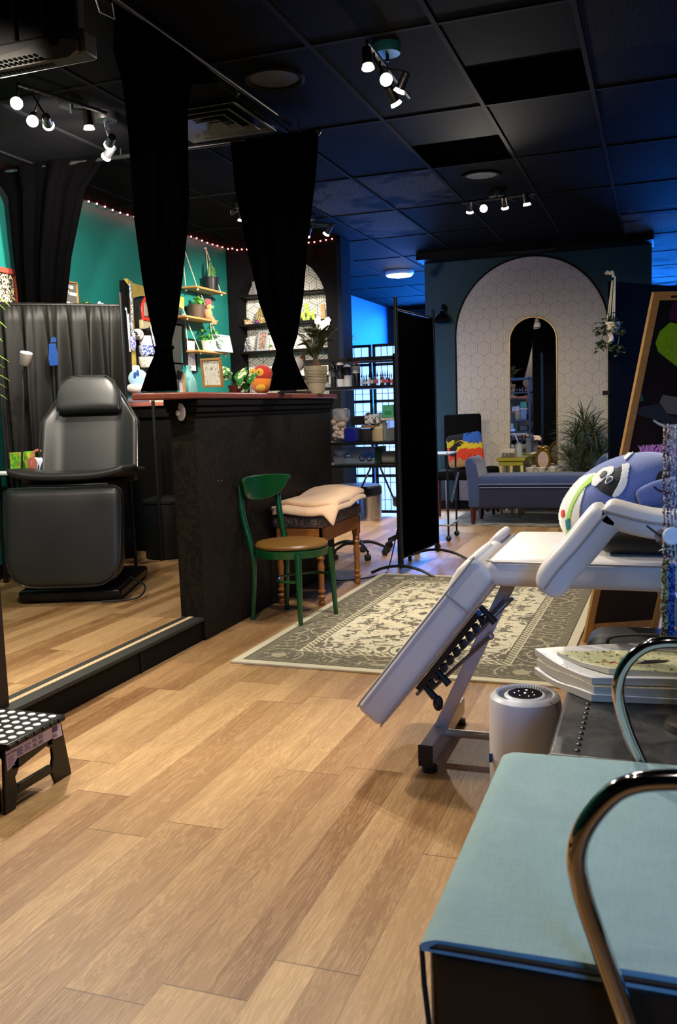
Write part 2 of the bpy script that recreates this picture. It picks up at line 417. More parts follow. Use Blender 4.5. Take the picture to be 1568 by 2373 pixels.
# ================================================================ CEILING FIXTURES
BULB_ON = mat('lit_bulb', (1, .9, .75), .3, emit=(1., .87, .62), estr=60.)
BULB_DIM = mat('lit_bulb_turned_away', (1, .9, .75), .3, emit=(1., .87, .68), estr=7.)
CAN = mat('black_lamp_can', (.006, .006, .007), .35)
def track_light(label, ends, bulbs, canopy=None, tealc=False, E=26.):
    """ends: two ceiling pixels of the bar; bulbs: (px,py,aim,energy factor)"""
    a, b = az(*ends[0], ZC-.07), az(*ends[1], ZC-.07); mid = (a+b)/2
    if canopy: mid = az(*canopy, ZC-.03)
    t = thing('track_light', label, 'ceiling light', (mid.x, mid.y, ZC-.03))
    MB().tube([a, b], .011, 8).build('bar', CAN, t)
    MB().lathe((mid.x, mid.y, ZC-.045), [(.0, 0), (.062, 0), (.066, .02), (.066, .045)], 24).build('ceiling_rose', mat('teal_lamp_base', '1c5a60', .4) if tealc else CAN, t)
    MB().cyl((mid.x, mid.y, ZC-.045), tuple(((a+b)/2)) if not canopy else (mid.x, mid.y, ZC-.08), .008).build('stem', CAN, t)
    for (px, py, aim, ef) in bulbs:
        q = az(px, py, ZC-.235); aim = Vector(aim).normalized()
        top = q-aim*.1
        # nearest point of bar
        d = b-a; s = max(0, min(1, (top-a).dot(d)/d.length_squared)); br = a+d*s
        h = MB(); h.tube([br, br+Vector((0, 0, -.035)), top], .006, 6); h.lathe(top, [(.0, -.005), (.021, 0), (.023, .05), (.026, .075)], 14, aim)
        hd = h.build('lamp_head', CAN, t)
        MB().lathe(top+aim*.05, [(.013, 0), (.017, .015), (.028, .038), (.029, .043), (.0, .047)], 18, aim).build('bulb', BULB_ON if ef >= 1 else BULB_DIM, hd)
        if ef > 0: lamp('SPOT', 'bulb_light', q+aim*.03, E*ef, WARM, q+aim, spot_size=1.9, spot_blend=.7, shadow_soft_size=.035)
    return t
track_light('black track light with teal round base, nearest fixture on the open ceiling', ((850, 97), (948, 225)),
    [(853, 163, (.1, -.1, -1), .5), (895, 186, (.35, -.75, -.6), 1.6), (922, 218, (-.5, .2, -.8), .8), (920, 246, (.3, .6, -.8), 1.3)], (897, 118), True, E=95)
track_light('black four lamp track light in front of the arched wallpaper wall', ((1070, 470), (1240, 449)),
    [(1088, 495, (-.15, .5, -.8), .9), (1120, 484, (.12, -.85, -.45), 1.2), (1170, 485, (0, .6, -.8), .8), (1221, 478, (.1, .3, -1), 1.)], (1150, 452), E=85)
track_light('black track light above the treatment chair, brightest cluster of bulbs at left', ((40, 195), (246, 262)),
    [(38, 240, (.45, -.75, -.45), 1.6), (75, 282, (.4, -.7, -.55), 1.2), (113, 292, (-1.2, 2.1, -.35), 1.6), (207, 303, (.0, .1, -1), .5)], (163, 240), E=125)
track_light('black two lamp track light hanging right beside the tall centre curtain', ((243, 282), (250, 300)),
    [(252, 338, (-1, 1.0, -.3), 1.6), (244, 366, (-1., .5, -.5), 1.2)], E=125)
track_light('short black track light over the hanging plant shelves', ((535, 488), (590, 492)), [(559, 514, (-.2, .3, -.9), .9)], E=90)
track_light('black track light in front of the shelf niche, seen right of the second curtain', ((650, 512), (775, 520)),
    [(710, 549, (-.55, .45, -.75), 1.5), (754, 545, (-.8, .4, -.9), .8)], E=150)
# round ceiling speakers
SPK = mat('dark_speaker_grille', (.03, .03, .028), .6)
for px, py, r, l in ((635, 180, .16, 'large round speaker flush in the dark ceiling near the second curtain'), (1115, 405, .15, 'round ceiling speaker above the four lamp track light')):
    q = az(px, py, ZC); t = thing('ceiling_speaker', l, 'speaker', (q.x, q.y, ZC-.02), group='round ceiling speakers')
    MB().lathe((q.x, q.y, ZC-.012), [(r-.03, 0), (r-.01, -.006), (r, .0), (r, .012)], 40, cap=False).build('rim', TBAR, t)
    MB().lathe((q.x, q.y, ZC-.006), [(.0, 0), (r-.03, 0), (r-.03, .006)], 40).build('grille', SPK, t)
# air vent
q = az(505, 268, ZC); vx, vy = -2.7986+.3048*.9, 4.98
t = thing('ceiling_vent', 'square stepped air vent in the ceiling between the curtains', 'vent', (-2.49, 4.98, ZC-.03))
VM = mat('dark_grey_vent_metal', (.09, .09, .085), .4)
MB().b2((-2.78, 4.70, ZC-.012), (-2.2, 5.27, ZC-.006)).build('back_plate', BLK, t, 0)
for k, (h, zz) in enumerate(((.285, .02), (.21, .035), (.145, .045), (.08, .052))):
    m = MB(); c = Vector((-2.49, 4.985, 0))
    for i in range(4):
        a = PI/2*i; d = Vector((math.cos(a), math.sin(a), 0)); s = Vector((-d.y, d.x, 0))
        P = [c+d*h-s*h+Vector((0, 0, ZC-.03-k*.004)), c+d*h+s*h+Vector((0, 0, ZC-.03-k*.004)), c+d*(h-.042)+s*(h-.042)+Vector((0, 0, ZC-.012)), c+d*(h-.042)-s*(h-.042)+Vector((0, 0, ZC-.012))]
        m.add(P, [(0, 1, 2, 3)])
    m.build('louvre', VM, t, 0, solid=.003)
# flush round light beyond the partition
q = az(925, 636, ZC-.04); t = thing('flush_ceiling_light', 'lit round white flush ceiling light in the blue rear area', 'ceiling light', (q.x, q.y, ZC-.06))
MB().lathe((q.x, q.y, ZC-.05), [(.17, 0), (.185, .02), (.185, .05)], 36).build('rim', WHITE, t)
MB().lathe((q.x, q.y, ZC-.075), [(.0, 0), (.1, .003), (.155, .012), (.17, .03)], 36).build('diffuser', mat('lit_diffuser', (1, 1, .95), .4, emit=(1, 1, .88), estr=9.), t)
lamp('POINT', 'flush_light', (q.x, q.y, ZC-.14), 14, (1, .95, .8), shadow_soft_size=.15)
# red LED string along wall tops
LED = mat('red_led', (1, .3, .3), .4, emit=(1., .13, .12), estr=14.)
WIRE = mat('dark_red_wire', (.03, .003, .003), .5)
pix = [(0, 390), (12, 396)]+[(186+i*11.1, 457+i*4.05) for i in range(13)]
t = thing('led_string_light', 'red LED string light running along the top of the teal wall and black niche wall', 'string light', (XL+.02, 7., ZC-.05))
pts = []
for i in range(34): pts.append(Vector((XL+.018, 5.0+i*.112, ZC-.012-.004*math.sin(i*1.3))))
leds = list(pts)
cor = ax(511, 574, XL+.02)
for px, py in ((518, 574), (528, 577), (538, 576), (549, 579), (560, 578), (572, 578), (584, 578), (602, 581), (620, 582), (640, 580), (660, 577), (680, 572)): leds.append(ay(px, py, NY-.015))
for px, py in ((706, 563.5), (715, 562), (728, 561), (742, 558.5), (755, 556), (769, 553.5)): leds.append(ay(px, py, NY-.015))
for px, py in ((784, 555), (791, 556)): leds.append(ay(px, py, NY+.1))
MB().tube([Vector((p.x, p.y, p.z+.006)) for p in leds], .003, 5).build('wire', WIRE, t)
proto = None
for p in leds:
    if proto is None:
        proto = MB().ball((0, 0, 0), .008, 10, 6).build('diode', LED, t, local=True); proto.location = p-t.location
    else: c = proto.copy(); COL.objects.link(c); c.location = p-t.location
for y in (5.6, 6.7, 7.8): lamp('AREA', 'led_glow', (XL+.05, y, ZC-.03), .7, (1, .06, .08), (XL, y, ZC-.35), shape='RECTANGLE', size=1.1, size_y=.02)
lamp('AREA', 'led_glow', (-3.7, NY-.04, ZC-.1), .15, (1, .06, .08), (-3.7, NY+.05, ZC-.5), shape='RECTANGLE', size=1.1, size_y=.02)
# box projector hung from the ceiling, top left
PG = mat('grey_projector_plastic', (.03, .028, .028), .45)
a, b, c_ = az(0, 186, 2.62), az(228, 150, 2.62), None
y1n = az(205, 128, 2.62).y; DP = b.y-y1n
t = thing('ceiling_projector', 'grey ceiling hung box appliance with vented underside at upper left', 'projector', (-2.45, 3.1, 2.62))
x0, x1, y1, z0 = -2.95, b.x, b.y, 2.62
MB().b2((x0, y1-DP, z0+.015), (x1, y1, z0+.11)).build('body', PG, t, bevel=.012, seg=3)
MB().prism([(x0, z0), (x1-.06, z0), (x1-.02, z0+.02), (x1-.02, z0+.06), (x1-.1, z0+.075), (-2.5, z0+.055), (x0, z0+.07)], (0, y1-DP+.002, 0), (1, 0, 0), (0, 0, 1), .02).build('front_bezel', mat('dull_silver_bezel', (.09, .085, .075), .35, .3), t)
m = MB()
for i in range(26):
    for j in range(4): m.b2((x0+.04+i*.024, y1-.16+j*.035, z0+.011), (x0+.052+i*.024, y1-.14+j*.035, z0+.016))
m.build('vent_grille', BLK, t, 0)
MB().lathe((x1-.12, y1-DP-.019, z0+.075), [(.0, -.014), (.022, -.014), (.026, 0)], 20, (0, -1, 0)).build('knob', BLKM, t)
MB().b2((x0+.02, y1-DP+.03, z0+.11), (x1-.04, y1-.02, ZC-.002)).build('housing', mat('dark_maroon_housing', (.006, .003, .004), .5), t, 0)
for px, py in ((24, 40), (92, 40), (170, 35)): q = ay(px, py, y1-DP); MB().cyl((q.x, y1-DP+.02, z0+.12), (q.x, y1-DP+.02, ZC-.003), .008).build('rod', mat('dim_steel', (.1, .1, .1), .3, .8), t)
# curtain rods
RODM = mat('rod_metal', (.05, .05, .055), .3, .8)
t = thing('curtain_rod', 'black curtain rod running away from the camera under the ceiling', 'curtain rod', (-2.1, 3.5, 2.9))
MB().cyl((-2.11, 1.2, 2.9), (-2.06, 5.14, 2.9), .012).build('rod', RODM, t)
for y in (3.1, 4.5): MB().tube([(-2.1, y, ZC-.002), (-2.1, y, 2.87), (-2.085, y, 2.885)], .005, 6).build('bracket', STEEL, t)
MB().tube([(-2.12, 3.25, 2.89), (-2.13, 3.3, 2.84), (-2.1, 3.36, 2.83), (-2.09, 3.33, 2.88)], .003, 6).build('wire_loop', STEEL, t)
t = thing('curtain_rod', 'black curtain rod with ball finial crossing left to right below the vent', 'curtain rod', (-3., 5.25, 2.88))
MB().cyl((-4.3, 5.2, 2.89), (-1.97, 5.28, 2.885), .013).build('rod', RODM, t)
MB().ball((-1.945, 5.28, 2.885), .026).build('finial', BLKM, t)
for x in (-2.05, -3.3): MB().tube([(x, 5.26, ZC-.002), (x, 5.26, 2.885)], .005, 6).build('bracket', STEEL, t)
# gathered black curtains: loft of rippled ellipses
def curtain(label, keys, axis, folds=9, name='curtain', tie=None, m=CLOTH):
    """keys: (centre, half width, half depth, ripple) from top to bottom"""
    ax_ = Vector(axis).normalized(); ay_ = Vector((-ax_.y, ax_.x, 0)); rs = []; n = 108
    K = []
    for i in range(len(keys)-1):
        for k in range(7):
            t = k/7; t = t*t*(3-2*t) if 0 else t; A, B = keys[i], keys[i+1]
            K.append((Vector(A[0]).lerp(Vector(B[0]), t), A[1]+(B[1]-A[1])*t, A[2]+(B[2]-A[2])*t, A[3]+(B[3]-A[3])*t))
    K.append((Vector(keys[-1][0]), *keys[-1][1:]))
    for i, (c, hw, hd, rp) in enumerate(K):
        ring = []
        for k in range(n):
            th = 2*PI*k/n; w = 1+rp*math.sin(folds*th+.5*math.sin(i*.12)+.6*math.sin(3*th))+rp*.4*math.sin(2.3*folds*th)
            ring.append(c+ax_*hw*math.cos(th)*(1+(w-1)*.25)+ay_*hd*math.sin(th)*w+Vector((0, 0, .0)))
        rs.append(ring)
    t = thing(name, label, 'curtain', tuple(Vector(keys[-1][0])), group=None)
    MB().rings(rs).build('drape', m, t, 60)
    if tie: MB().torus(tie[0], 1, .012, (0, 0, 1), 28, 6, tie[1], tie[2]).build('tie_back', m, t)
    return t
def ck(py, xl, xr, Y, hd, rp):
    a, b = ay(xl, py, Y), ay(xr, py, Y); return ((a+b)/2, (b.x-a.x)/2, hd, rp)
curtain('tall black curtain nearest the camera, hanging to the counter end in a knotted tail',
    [((-2.1, 3.82, 2.885), .035, .38, .25), ck(150, 299, 421, 4.0, .2, .3), ck(300, 302, 428, 4.02, .05, .3), ck(500, 317, 431, 4.05, .06, .3), ck(650, 337, 418, 4.08, .055, .3), ck(740, 352, 408, 4.1, .045, .25), ck(800, 366, 394, 4.1, .035, .2),
     ck(812, 366, 396, 4.1, .04, .2), ck(860, 346, 402, 4.1, .05, .3), ck(906, 331, 406, 4.1, .055, .35)], (1, .0, 0), 8, tie=(tuple(ay(380, 806, 4.1)), .04, .04))
curtain('black curtain tied above the counter, its tail resting beside the orange owl plush',
    [(ay(632, 318, 5.25), .255, .03, .5), ck(420, 552, 719, 5.25, .05, .4), ck(560, 576, 706, 5.28, .06, .3), ck(700, 605, 696, 5.3, .06, .3), ck(780, 632, 686, 5.32, .05, .25), ck(815, 643, 676, 5.33, .035, .2),
     ck(830, 640, 680, 5.33, .045, .25), ck(870, 628, 694, 5.33, .06, .3), ck(904, 618, 708, 5.33, .07, .35)], (1, .03, 0), 8, tie=(tuple(ay(659, 815, 5.33)), .045, .045))
curtain('black curtain at far left falling behind the privacy screen',
    [(ay(104, 378, 5.22), .41, .03, .5), ck(450, 25, 185, 5.24, .05, .4), ck(600, 38, 158, 5.3, .06, .3), ck(720, 52, 146, 5.32, .06, .3), ck(800, 60, 130, 5.32, .04, .3)], (1, .03, 0), 9)
# ================================================================ COUNTER
def c_blackwood():
    co, x, y, z = coord(); n = noise(vec(x*2., y*3.+0., z*3.), 1.6, 4, .6, dist=2.2); r = mt('SINE', n*40.)
    return mix(sstep(r, -.2, 1.)*.5+noise(co, 3., 4)*.5, (.005, .0042, .003), (.022, .018, .0125))
BW = mat('black_stained_wood', c_blackwood, .55, spec=.14)
t = thing('counter', 'tall black wooden counter wall with red-brown top beside the green chair', 'counter', (-2.37, 5.25, 0))
MB().b2((-2.445, 4.23, 0), (-2.30, 6.31, 1.30)).build('body', BW, t, 0, bevel=.003)
for z0, z1, d in ((1.262, 1.30, .03), (1.228, 1.262, .02), (1.205, 1.228, .01)):
    MB().b2((-2.445-d, 4.23-d*.6, z0), (-2.30+d, 6.31+d*.4, z1)).build('cornice', BLK, t, 0, bevel=.006)
MB().prism([(-2.56, 4.05), (-2.53, 4.0), (-2.36, 4.03), (-2.262, 4.2), (-2.255, 6.36), (-2.56, 6.36)], (0, 0, 1.30), (1, 0, 0), (0, 1, 0), .034).build('countertop', WOODR, t, bevel=.008)
for p in ((505, 1114), (513, 1114)): q = ax(*p, -2.299); MB().ball(q, .004, 8, 6).build('screw_head', STEEL, t)
t = thing('counter', 'black counter section with reddish top running left behind the treatment chair', 'counter', (-3.05, 6.36, 0))
MB().b2((-4.31, 6.30, PLAT), (-2.6, 6.44, 1.29)).build('body', BLK, t, 0, bevel=.003)
MB().b2((-4.31, 6.27, 1.2), (-2.6, 6.47, 1.29)).build('cornice', BLK, t, 0, bevel=.01)
MB().b2((-4.31, 6.24, 1.29), (-2.565, 6.52, 1.325)).build('countertop', mat('salmon_counter_top', 'b0685c', .4), t, bevel=.008)
q = ay(420, 955, 4.21)
t = thing('door_stop_disc', 'small white plastic disc stuck on the end of the black counter', 'disc', tuple(q))
MB().lathe(q, [(.0, -.004), (.04, -.004), (.046, 0), (.046, .006)], 28, (-.55, -.83, 0), sx=1., sy=1.).build('plate', mat('offwhite_plastic', 'd8cfd0', .4), t)
MB().lathe(q+Vector((-.012, -.0105, -.005)), [(.0, .010), (.014, .009), (.016, 0)], 18, (-.55, -.83, 0)).build('button', mat('offwhite_plastic', 'd8cfd0', .4), t)
q = ay(357, 980, 5.9)
o = MB().cyl((q.x, 5.9, PLAT), (q.x, 5.9, 1.33), .013).build('support_pole', BLKM, loc=(q.x, 5.9, PLAT)); tag(o, 'thin black pole rising to the tail of the nearest curtain', 'pole')
# ================================================================ TREATMENT CHAIR
def vinyl(co, x, y, z): return noise(co, 260., 3)
def c_vinyl():
    co, x, y, z = coord(); return mix(noise(co, 2.5, 4), (.016, .017, .0175), (.034, .036, .036))
VIN = mat('black_vinyl', c_vinyl, .38, bump=lambda co, x, y, z: noise(co, 7., 3)*.8+noise(co, 240., 2)*.12, spec=.5)
PIPE = mat('black_piping', (.02, .02, .022), .25, spec=.7)
t = thing('treatment_chair', 'black padded salon treatment chair with raised back and lowered leg rest on the platform', 'chair', (-3.47, 4.86, PLAT), math.radians(20))
def cr_fn(w0, w1, h, rnd=.0):
    return lambda o: o
# leg rest (local -y is the front)
Rl = Matrix.Rotation(math.radians(80), 3, 'X')
def legfn(o):
    k = (o.y+.3)/.6; w = 1-.06*max(0, 1-k*2.2)**2; c = max(0, -o.y/.29-.55)/.45
    o.x *= w*(1-.34*max(0, c)**2.6); o.z -= .05*(1-(o.x/.36)**2)*0
    o.z += .018*abs(o.x/.35)**2.5
    return o
MB().rbox((0, -.44, .395), (.70, .60, .125), .055, 10, .012, Rl, legfn).build('leg_rest', VIN, t, 60, local=True)
def outline(c, M, pts, r=.006, parent=None, close=True): return MB().tube([Vector(c)+M@Vector(p) for p in pts], r, 6, close).build('piping', PIPE, parent, local=True)
pl = [(x*.345, y*.295, .052+.018*abs(x)**2.5) for x, y in ((-.9, 1), (-.5, 1), (0, .985), (.5, 1), (.9, 1), (.99, .93), (1, .5), (.985, 0), (.96, -.5), (.86, -.82), (.66, -.97), (.4, -1), (0, -1), (-.4, -1), (-.66, -.97), (-.86, -.82), (-.96, -.5), (-.985, 0), (-1, .5), (-.99, .93))]
lr = [o for o in t.children if o.name.startswith('leg_rest')][0]
outline((0, -.44, .395), Rl, pl, .005, lr)
def seatfn(o):
    o.z += .045*abs(o.x/.36)**3*(1 if o.y < .1 else .6)
    return o
MB().rbox((.0, -.06, .735), (.70, .66, .05), .024, 10, .01, Matrix.Rotation(math.radians(-3), 3, 'X'), seatfn).build('seat', VIN, t, 60, local=True)
# back rest, tapering upwards, with side bolsters
Rb = Matrix.Rotation(math.radians(72), 3, 'X')
def backfn(o):
    k = (o.y+.33)/.66
    lim = .36-.008*k if k < .62 else (.36-.005)-(k-.62)/.38*.165
    o.x *= lim/.36*.9; e = abs(o.x)/.324
    o.z += .055*max(0, (e-.62)/.38)**1.2*(1 if o.z > 0 else .4)*(1 if k < .75 else max(0, (1-k)/.25))
    return o
MB().rbox((0, .30, .985), (.72, .66, .10), .045, 14, .006, Rb, backfn).build('backrest', VIN, t, 60, local=True)
br = [o for o in t.children if o.name.startswith('backrest')][0]
outline((0, .30, .985), Rb, [(-.325, -.3, .09), (-.32, 0, .09), (-.315, .07, .085), (-.235, .22, .06), (-.17, .32, .045), (0, .33, .045), (.17, .32, .045), (.235, .22, .06), (.315, .07, .085), (.32, 0, .09), (.325, -.3, .09)], .005, br, False)
for s in (-1, 1): MB().tube([Vector((0, .30, .985))+Rb@Vector((s*.225, y, .054)) for y in (-.32, -.1, .1)], .003, 6).build('seam', PIPE, br, local=True)
# head pillow, arched top
def pilfn(o):
    k = (o.y+.11)/.22
    if k > .35: o.x *= 1-.40*((k-.35)/.65)**2.8
    return o
MB().rbox(Vector((0, .30, .985))+Rb@Vector((0, .245, .10)), (.42, .25, .10), .04, 10, .012, Rb, pilfn).build('head_pillow', VIN, t, 60, local=True)
hp = [o for o in t.children if o.name.startswith('head_pillow')][0]
outline(Vector((0, .30, .985))+Rb@Vector((0, .245, .10)), Rb, [(-.205, -.115, .03), (-.197, 0, .035), (-.174, .08, .035), (-.12, .118, .035), (0, .124, .036), (.12, .118, .035), (.174, .08, .035), (.197, 0, .035), (.205, -.115, .03)], .004, hp, False)
MB().box((0, -.1, .66), (.5, .5, .1)).build('seat_frame', BLKM, t, bevel=.01, local=True)
MB().lathe((0, 0, .0), [(.12, .06), (.12, .3), (.08, .32), (.08, .62)], 24).build('column', BLKM, t, local=True)
MB().box((0, -.05, .045), (.62, .8, .07)).build('base', BLKM, t, bevel=.02, local=True)
for x, y in ((-.27, -.4), (.27, -.4), (-.27, .3), (.27, .3)): MB().cyl((x, y, 0), (x, y, .02), .03).build('foot', RUBBER, t, local=True)
MB().tube(bez([(.31, -.2, .1), (.42, -.3, .06), (.4, -.45, .015), (.2, -.5, .012)]), .006, 6).build('power_cord', RUBBER, t, local=True)
# ================================================================ LOW PRIVACY SCREEN behind the chair
def c_curt():
    co, x, y, z = coord(); return mix(noise(co, 60., 3), (.0028, .0027, .0023), (.0052, .005, .0043))
SCR = mat('charcoal_screen_fabric', c_curt, .55, spec=.22)
Ys = 5.42
a, b = ay(276, 713, Ys), ay(-12, 716, 5.0)
t = thing('privacy_screen', 'dark grey fabric privacy screen panel behind the treatment chair', 'privacy screen', (a.x, Ys, PLAT))
V_, F_ = [], []; nx, nz_ = 130, 14; x0, x1 = b.x, a.x
for i in range(nx+1):
    u = i/nx; x = x0+(x1-x0)*u
    for j in range(nz_+1):
        v = j/nz_; z = 1.985+(.02*(1-u))-(1.985-.22)*v
        f = (.006+.028*min(1, v*3))*(math.sin(u*38+1.2*math.sin(u*9))+.4*math.sin(u*71+v*2))
        if v < .05: f = .003*math.sin(u*160)
        V_.append((x+.02*math.sin(u*38)*v, 5.0+(Ys-5.0)*u+f, z))
for i in range(nx):
    for j in range(nz_): k = i*(nz_+1)+j; F_.append((k, k+1, k+nz_+2, k+nz_+1))
MB().add(V_, F_).build('fabric_panel', SCR, t, 80, solid=.003)
for x, y in ((a.x+.012, Ys), (b.x, 5.0)): MB().cyl((x, y, PLAT), (x, y, 2.06), .012).build('pole', BLKM, t)
MB().cyl((b.x, 5.0, 1.99), (a.x, Ys, 1.975), .006).build('top_rail', BLKM, t)
# printed glittery blue bottle shape on the fabric
def c_glit():
    co, x, y, z = coord(); v = white(vec(mt('FLOOR', x*400.), mt('FLOOR', z*400.), 0.))
    return mix(v*.8, lin('0a1140'), lin('2c5cb0'))
MB().prism([(-.03, -.1), (.035, -.1), (.04, -.03), (.03, .02), (.03, .045), (-.025, .045), (-.028, 0), (-.036, -.05)], ay(122, 812, 5.12), (1, 0, 0), (0, 0, 1), .002).build('glitter_print', mat('blue_glitter', c_glit, .4), t)
MB().prism([(-.02, 0), (.02, 0), (.024, .02), (.008, .035), (-.014, .03)], ay(124, 793, 5.12), (1, 0, 0), (0, 0, 1), .002).build('glitter_print', mat('blue_glitter', c_glit, .4), t)
# gooseneck lamp
q = ay(62, 833, 4.85); base = ay(50, 1085, 4.85)
t = thing('gooseneck_lamp', 'grey gooseneck lamp with short cylinder head in front of the privacy screen', 'lamp', (base.x, 4.85, .88))
MB().lathe(q+Vector((-.02, 0, -.04)), [(.0, 0), (.028, .003), (.034, .012), (.04, .085), (.036, .086)], 22, (.33, -.1, 1)).build('lamp_head', mat('warm_grey_plastic', '8d8581', .45), t)
MB().lathe(q+Vector((.007, -.008, .041)), [(.0, 0), (.036, 0), (.036, .004), (.0, .006)], 22, (.33, -.1, 1)).build('lens', mat('lit_lens', 'f5f5e6', .4, emit=(1, 1, .9), estr=1.1), t)
MB().tube(bez([q+Vector((-.02, 0, -.045)), q+Vector((-.045, 0, -.12)), q+Vector((-.05, 0, -.25)), (base.x, 4.85, .89)]), .0065, 8).build('gooseneck', RUBBER, t)
MB().lathe((base.x, 4.85, .8785), [(.045, 0), (.045, .012), (.01, .02)], 24).build('base', BLKM, t)
# tray table and its boxes at the far left
a, b = ay(-10, 1097, 4.95), ay(66, 1090, 4.95)
t = thing('tray_table', 'white topped tray table left of the treatment chair', 'table', ((a.x+b.x)/2, 5.1, PLAT))
MB().b2((a.x, 4.84, .858), (b.x, 5.0, .878)).build('tabletop', WHITE, t, bevel=.006)
for x in (a.x+.05, b.x-.06): MB().b2((x-.012, 4.9, PLAT), (x+.012, 4.925, .858)).build('leg', BLKM, t, 0)
def c_leafbox():
    co, x, y, z = coord(); v = voro(co, 38.); n = noise(co, 30.)
    return mix(v > .30, mix(n > .64, lin('e2643a'), lin('e6dc5a')), mix(n > .5, lin('5fae2a'), lin('9ccc3c')))
LB = mat('leafy_box_print', c_leafbox, .5)
q = ay(34, 1068, 4.9); o = MB().b2((q.x-.04, 4.9, .8785), (q.x+.04, 4.96, 1.005)).build('tissue_box', LB, bevel=.002); tag(o, 'green leaf patterned box standing on the tray table', 'box')
q = ay(60, 1066, 4.9); o = MB().b2((q.x-.015, 4.9, .8785), (q.x+.016, 4.98, 1.01)).build('narrow_box', LB, bevel=.002); tag(o, 'narrow yellow green box beside the orange handled tub', 'box')
q = ay(84, 1066, 4.92)
t = thing('tub', 'pale tub with coral disc handle and letter T behind the chair arm', 'tub', (q.x, 4.93, .8785))
MB().lathe((q.x+.01, 4.93, .8785), [(.0, 0), (.05, 0), (.058, .03), (.058, .075), (.05, .09), (.0, .092)], 26).build('body', mat('pale_blue_plastic', 'cfe0f2', .4), t)
MB().torus((q.x+.01, 4.93, .965), .052, .008, (0, 1, 0), 26, 8).build('handle', mat('coral_plastic', 'e2806a', .4), t)
MB().lathe((q.x+.005, 4.872, .935), [(.0, 0), (.04, 0), (.04, .004), (.0, .005)], 26, (0, -1, 0)).build('label_disc', mat('coral_plastic', 'e2806a', .4), t)
text_mesh('T', .035, (q.x+.005, 4.8655, .932), (1, 0, 0), (0, 0, 1), WHITE, t)
# floor edge by the counter: grey bin base behind the chair
q = az(395, 1290, PLAT); t = thing('waste_bin', 'dark waste bin in shadow beside the end of the counter', 'bin', (q.x, q.y, PLAT))
MB().lathe((q.x-.02, q.y, PLAT), [(.0, 0), (.15, 0), (.17, .01), (.17, .42), (.16, .43)], 30).build('body', BLKM, t)
MB().lathe((q.x-.02, q.y, PLAT+.43), [(.175, 0), (.175, .02), (.1, .045), (.0, .05)], 30).build('lid', BLKM, t)
# ================================================================ GREEN CHAIR
GP = mat('green_lacquer', '0b4a22', .28, coat=.3, vary=.15)
ang = math.atan2(-.296, .955)
t = thing('cafe_chair', 'green painted wooden cafe chair with curved back and tan round seat', 'chair', (-2.025, 4.82, 0), ang)
TAN = mat('tan_vinyl_seat', '7a5520', .38)
MB().lathe((0, 0, .43), [(.0, 0), (.2, 0), (.212, .006), (.215, .018), (.205, .03), (.15, .037), (.0, .04)], 48, sy=1.).build('seat_pad', TAN, t, local=True)
MB().lathe((0, 0, .385), [(.185, .0), (.214, .0), (.217, .04), (.2, .046), (.185, .046)], 48).build('seat_rim', GP, t, local=True)
for s in (-1, 1):
    MB().tube([(.165, s*.145, .41), (.175, s*.157, .25), (.185, s*.167, .0)], [.021, .019, .013], 14).build('leg', GP, t, local=True)
    MB().tube(bez([(-.19, s*.155, 0), (-.17, s*.15, .3), (-.185, s*.155, .45), (-.225, s*.165, .62), (-.245, s*.17, .80)]), [.014+.005*min(1, i/10) for i in range(33)], 14).build('leg', GP, t, local=True)
MB().tube(bez([(.17, -.15, .255), (.03, -.16, .25), (-.07, 0, .248), (.03, .16, .25), (.17, .15, .255)]), .008, 10).build('stretcher', GP, t, local=True)
V_, F_ = [], []; N = 40
for i in range(N+1):
    s = -1+2*i/N; y = s*.215; x = -.245+.075*abs(s)**2.2; top = .845-.012*abs(s)**4; bot = .695+.035*abs(s)**1.5+.115*abs(s)**6
    if abs(s) > .98: bot = top-.03
    for d in (-.009, .009):
        for z in (bot, top): V_.append((x+d-.02*(z-.77), y, z))
for i in range(N):
    k = 4*i
    for a_, b_ in ((0, 1), (1, 3), (3, 2), (2, 0)): F_.append((k+a_, k+b_, k+4+b_, k+4+a_))
F_ += [(0, 2, 3, 1), (4*N, 4*N+1, 4*N+3, 4*N+2)]
MB().add(V_, F_).build('backrest', GP, t, 40, bevel=.006, seg=3, local=True)
# ================================================================ WOODEN BENCH STOOL WITH BLANKET
t = thing('bench_stool', 'turned leg wooden bench with dark floral cushion behind the green chair', 'stool', (-2.12, 5.52, 0))
prof = [(.017, 0), (.021, .015), (.019, .03), (.014, .035), (.024, .05), (.026, .06), (.016, .07), (.016, .078), (.024, .088), (.024, .095), (.017, .105), (.019, .2), (.023, .25), (.018, .275), (.018, .285), (.026, .3), (.018, .315), (.024, .328), (.018, .34), (.022, .36)]
for x in (-2.255, -1.98):
    for y in (5.17, 5.88):
        MB().lathe((x, y, 0), prof, 16).build('leg', HONEY, t)
        MB().b2((x-.024, y-.024, .355), (x+.024, y+.024, .485)).build('leg_block', HONEY, t, 0, bevel=.003)
MB().b2((-2.278, 5.145, .40), (-1.956, 5.163, .488)).build('apron', HONEY, t, 0); MB().b2((-2.278, 5.887, .40), (-1.956, 5.905, .488)).build('apron', HONEY, t, 0)
MB().b2((-2.278, 5.145, .40), (-2.26, 5.905, .488)).build('apron', HONEY, t, 0); MB().b2((-1.974, 5.145, .40), (-1.956, 5.905, .488)).build('apron', HONEY, t, 0)
def c_flor():
    co, x, y, z = coord(); n = noise(co, 34., 2, .5, dist=3.); k = mt('ABSOLUTE', n-.5) < .025
    return mix(k, mix(noise(co, 22., 2) > .5, (.006, .004, .004), (.06, .02, .018)), lin('a58f7c'))
MB().rbox((-2.117, 5.525, .528), (.34, .78, .08), .025, 8, .006).build('seat_cushion', mat('dark_floral_fabric', c_flor, .8), t, 60)
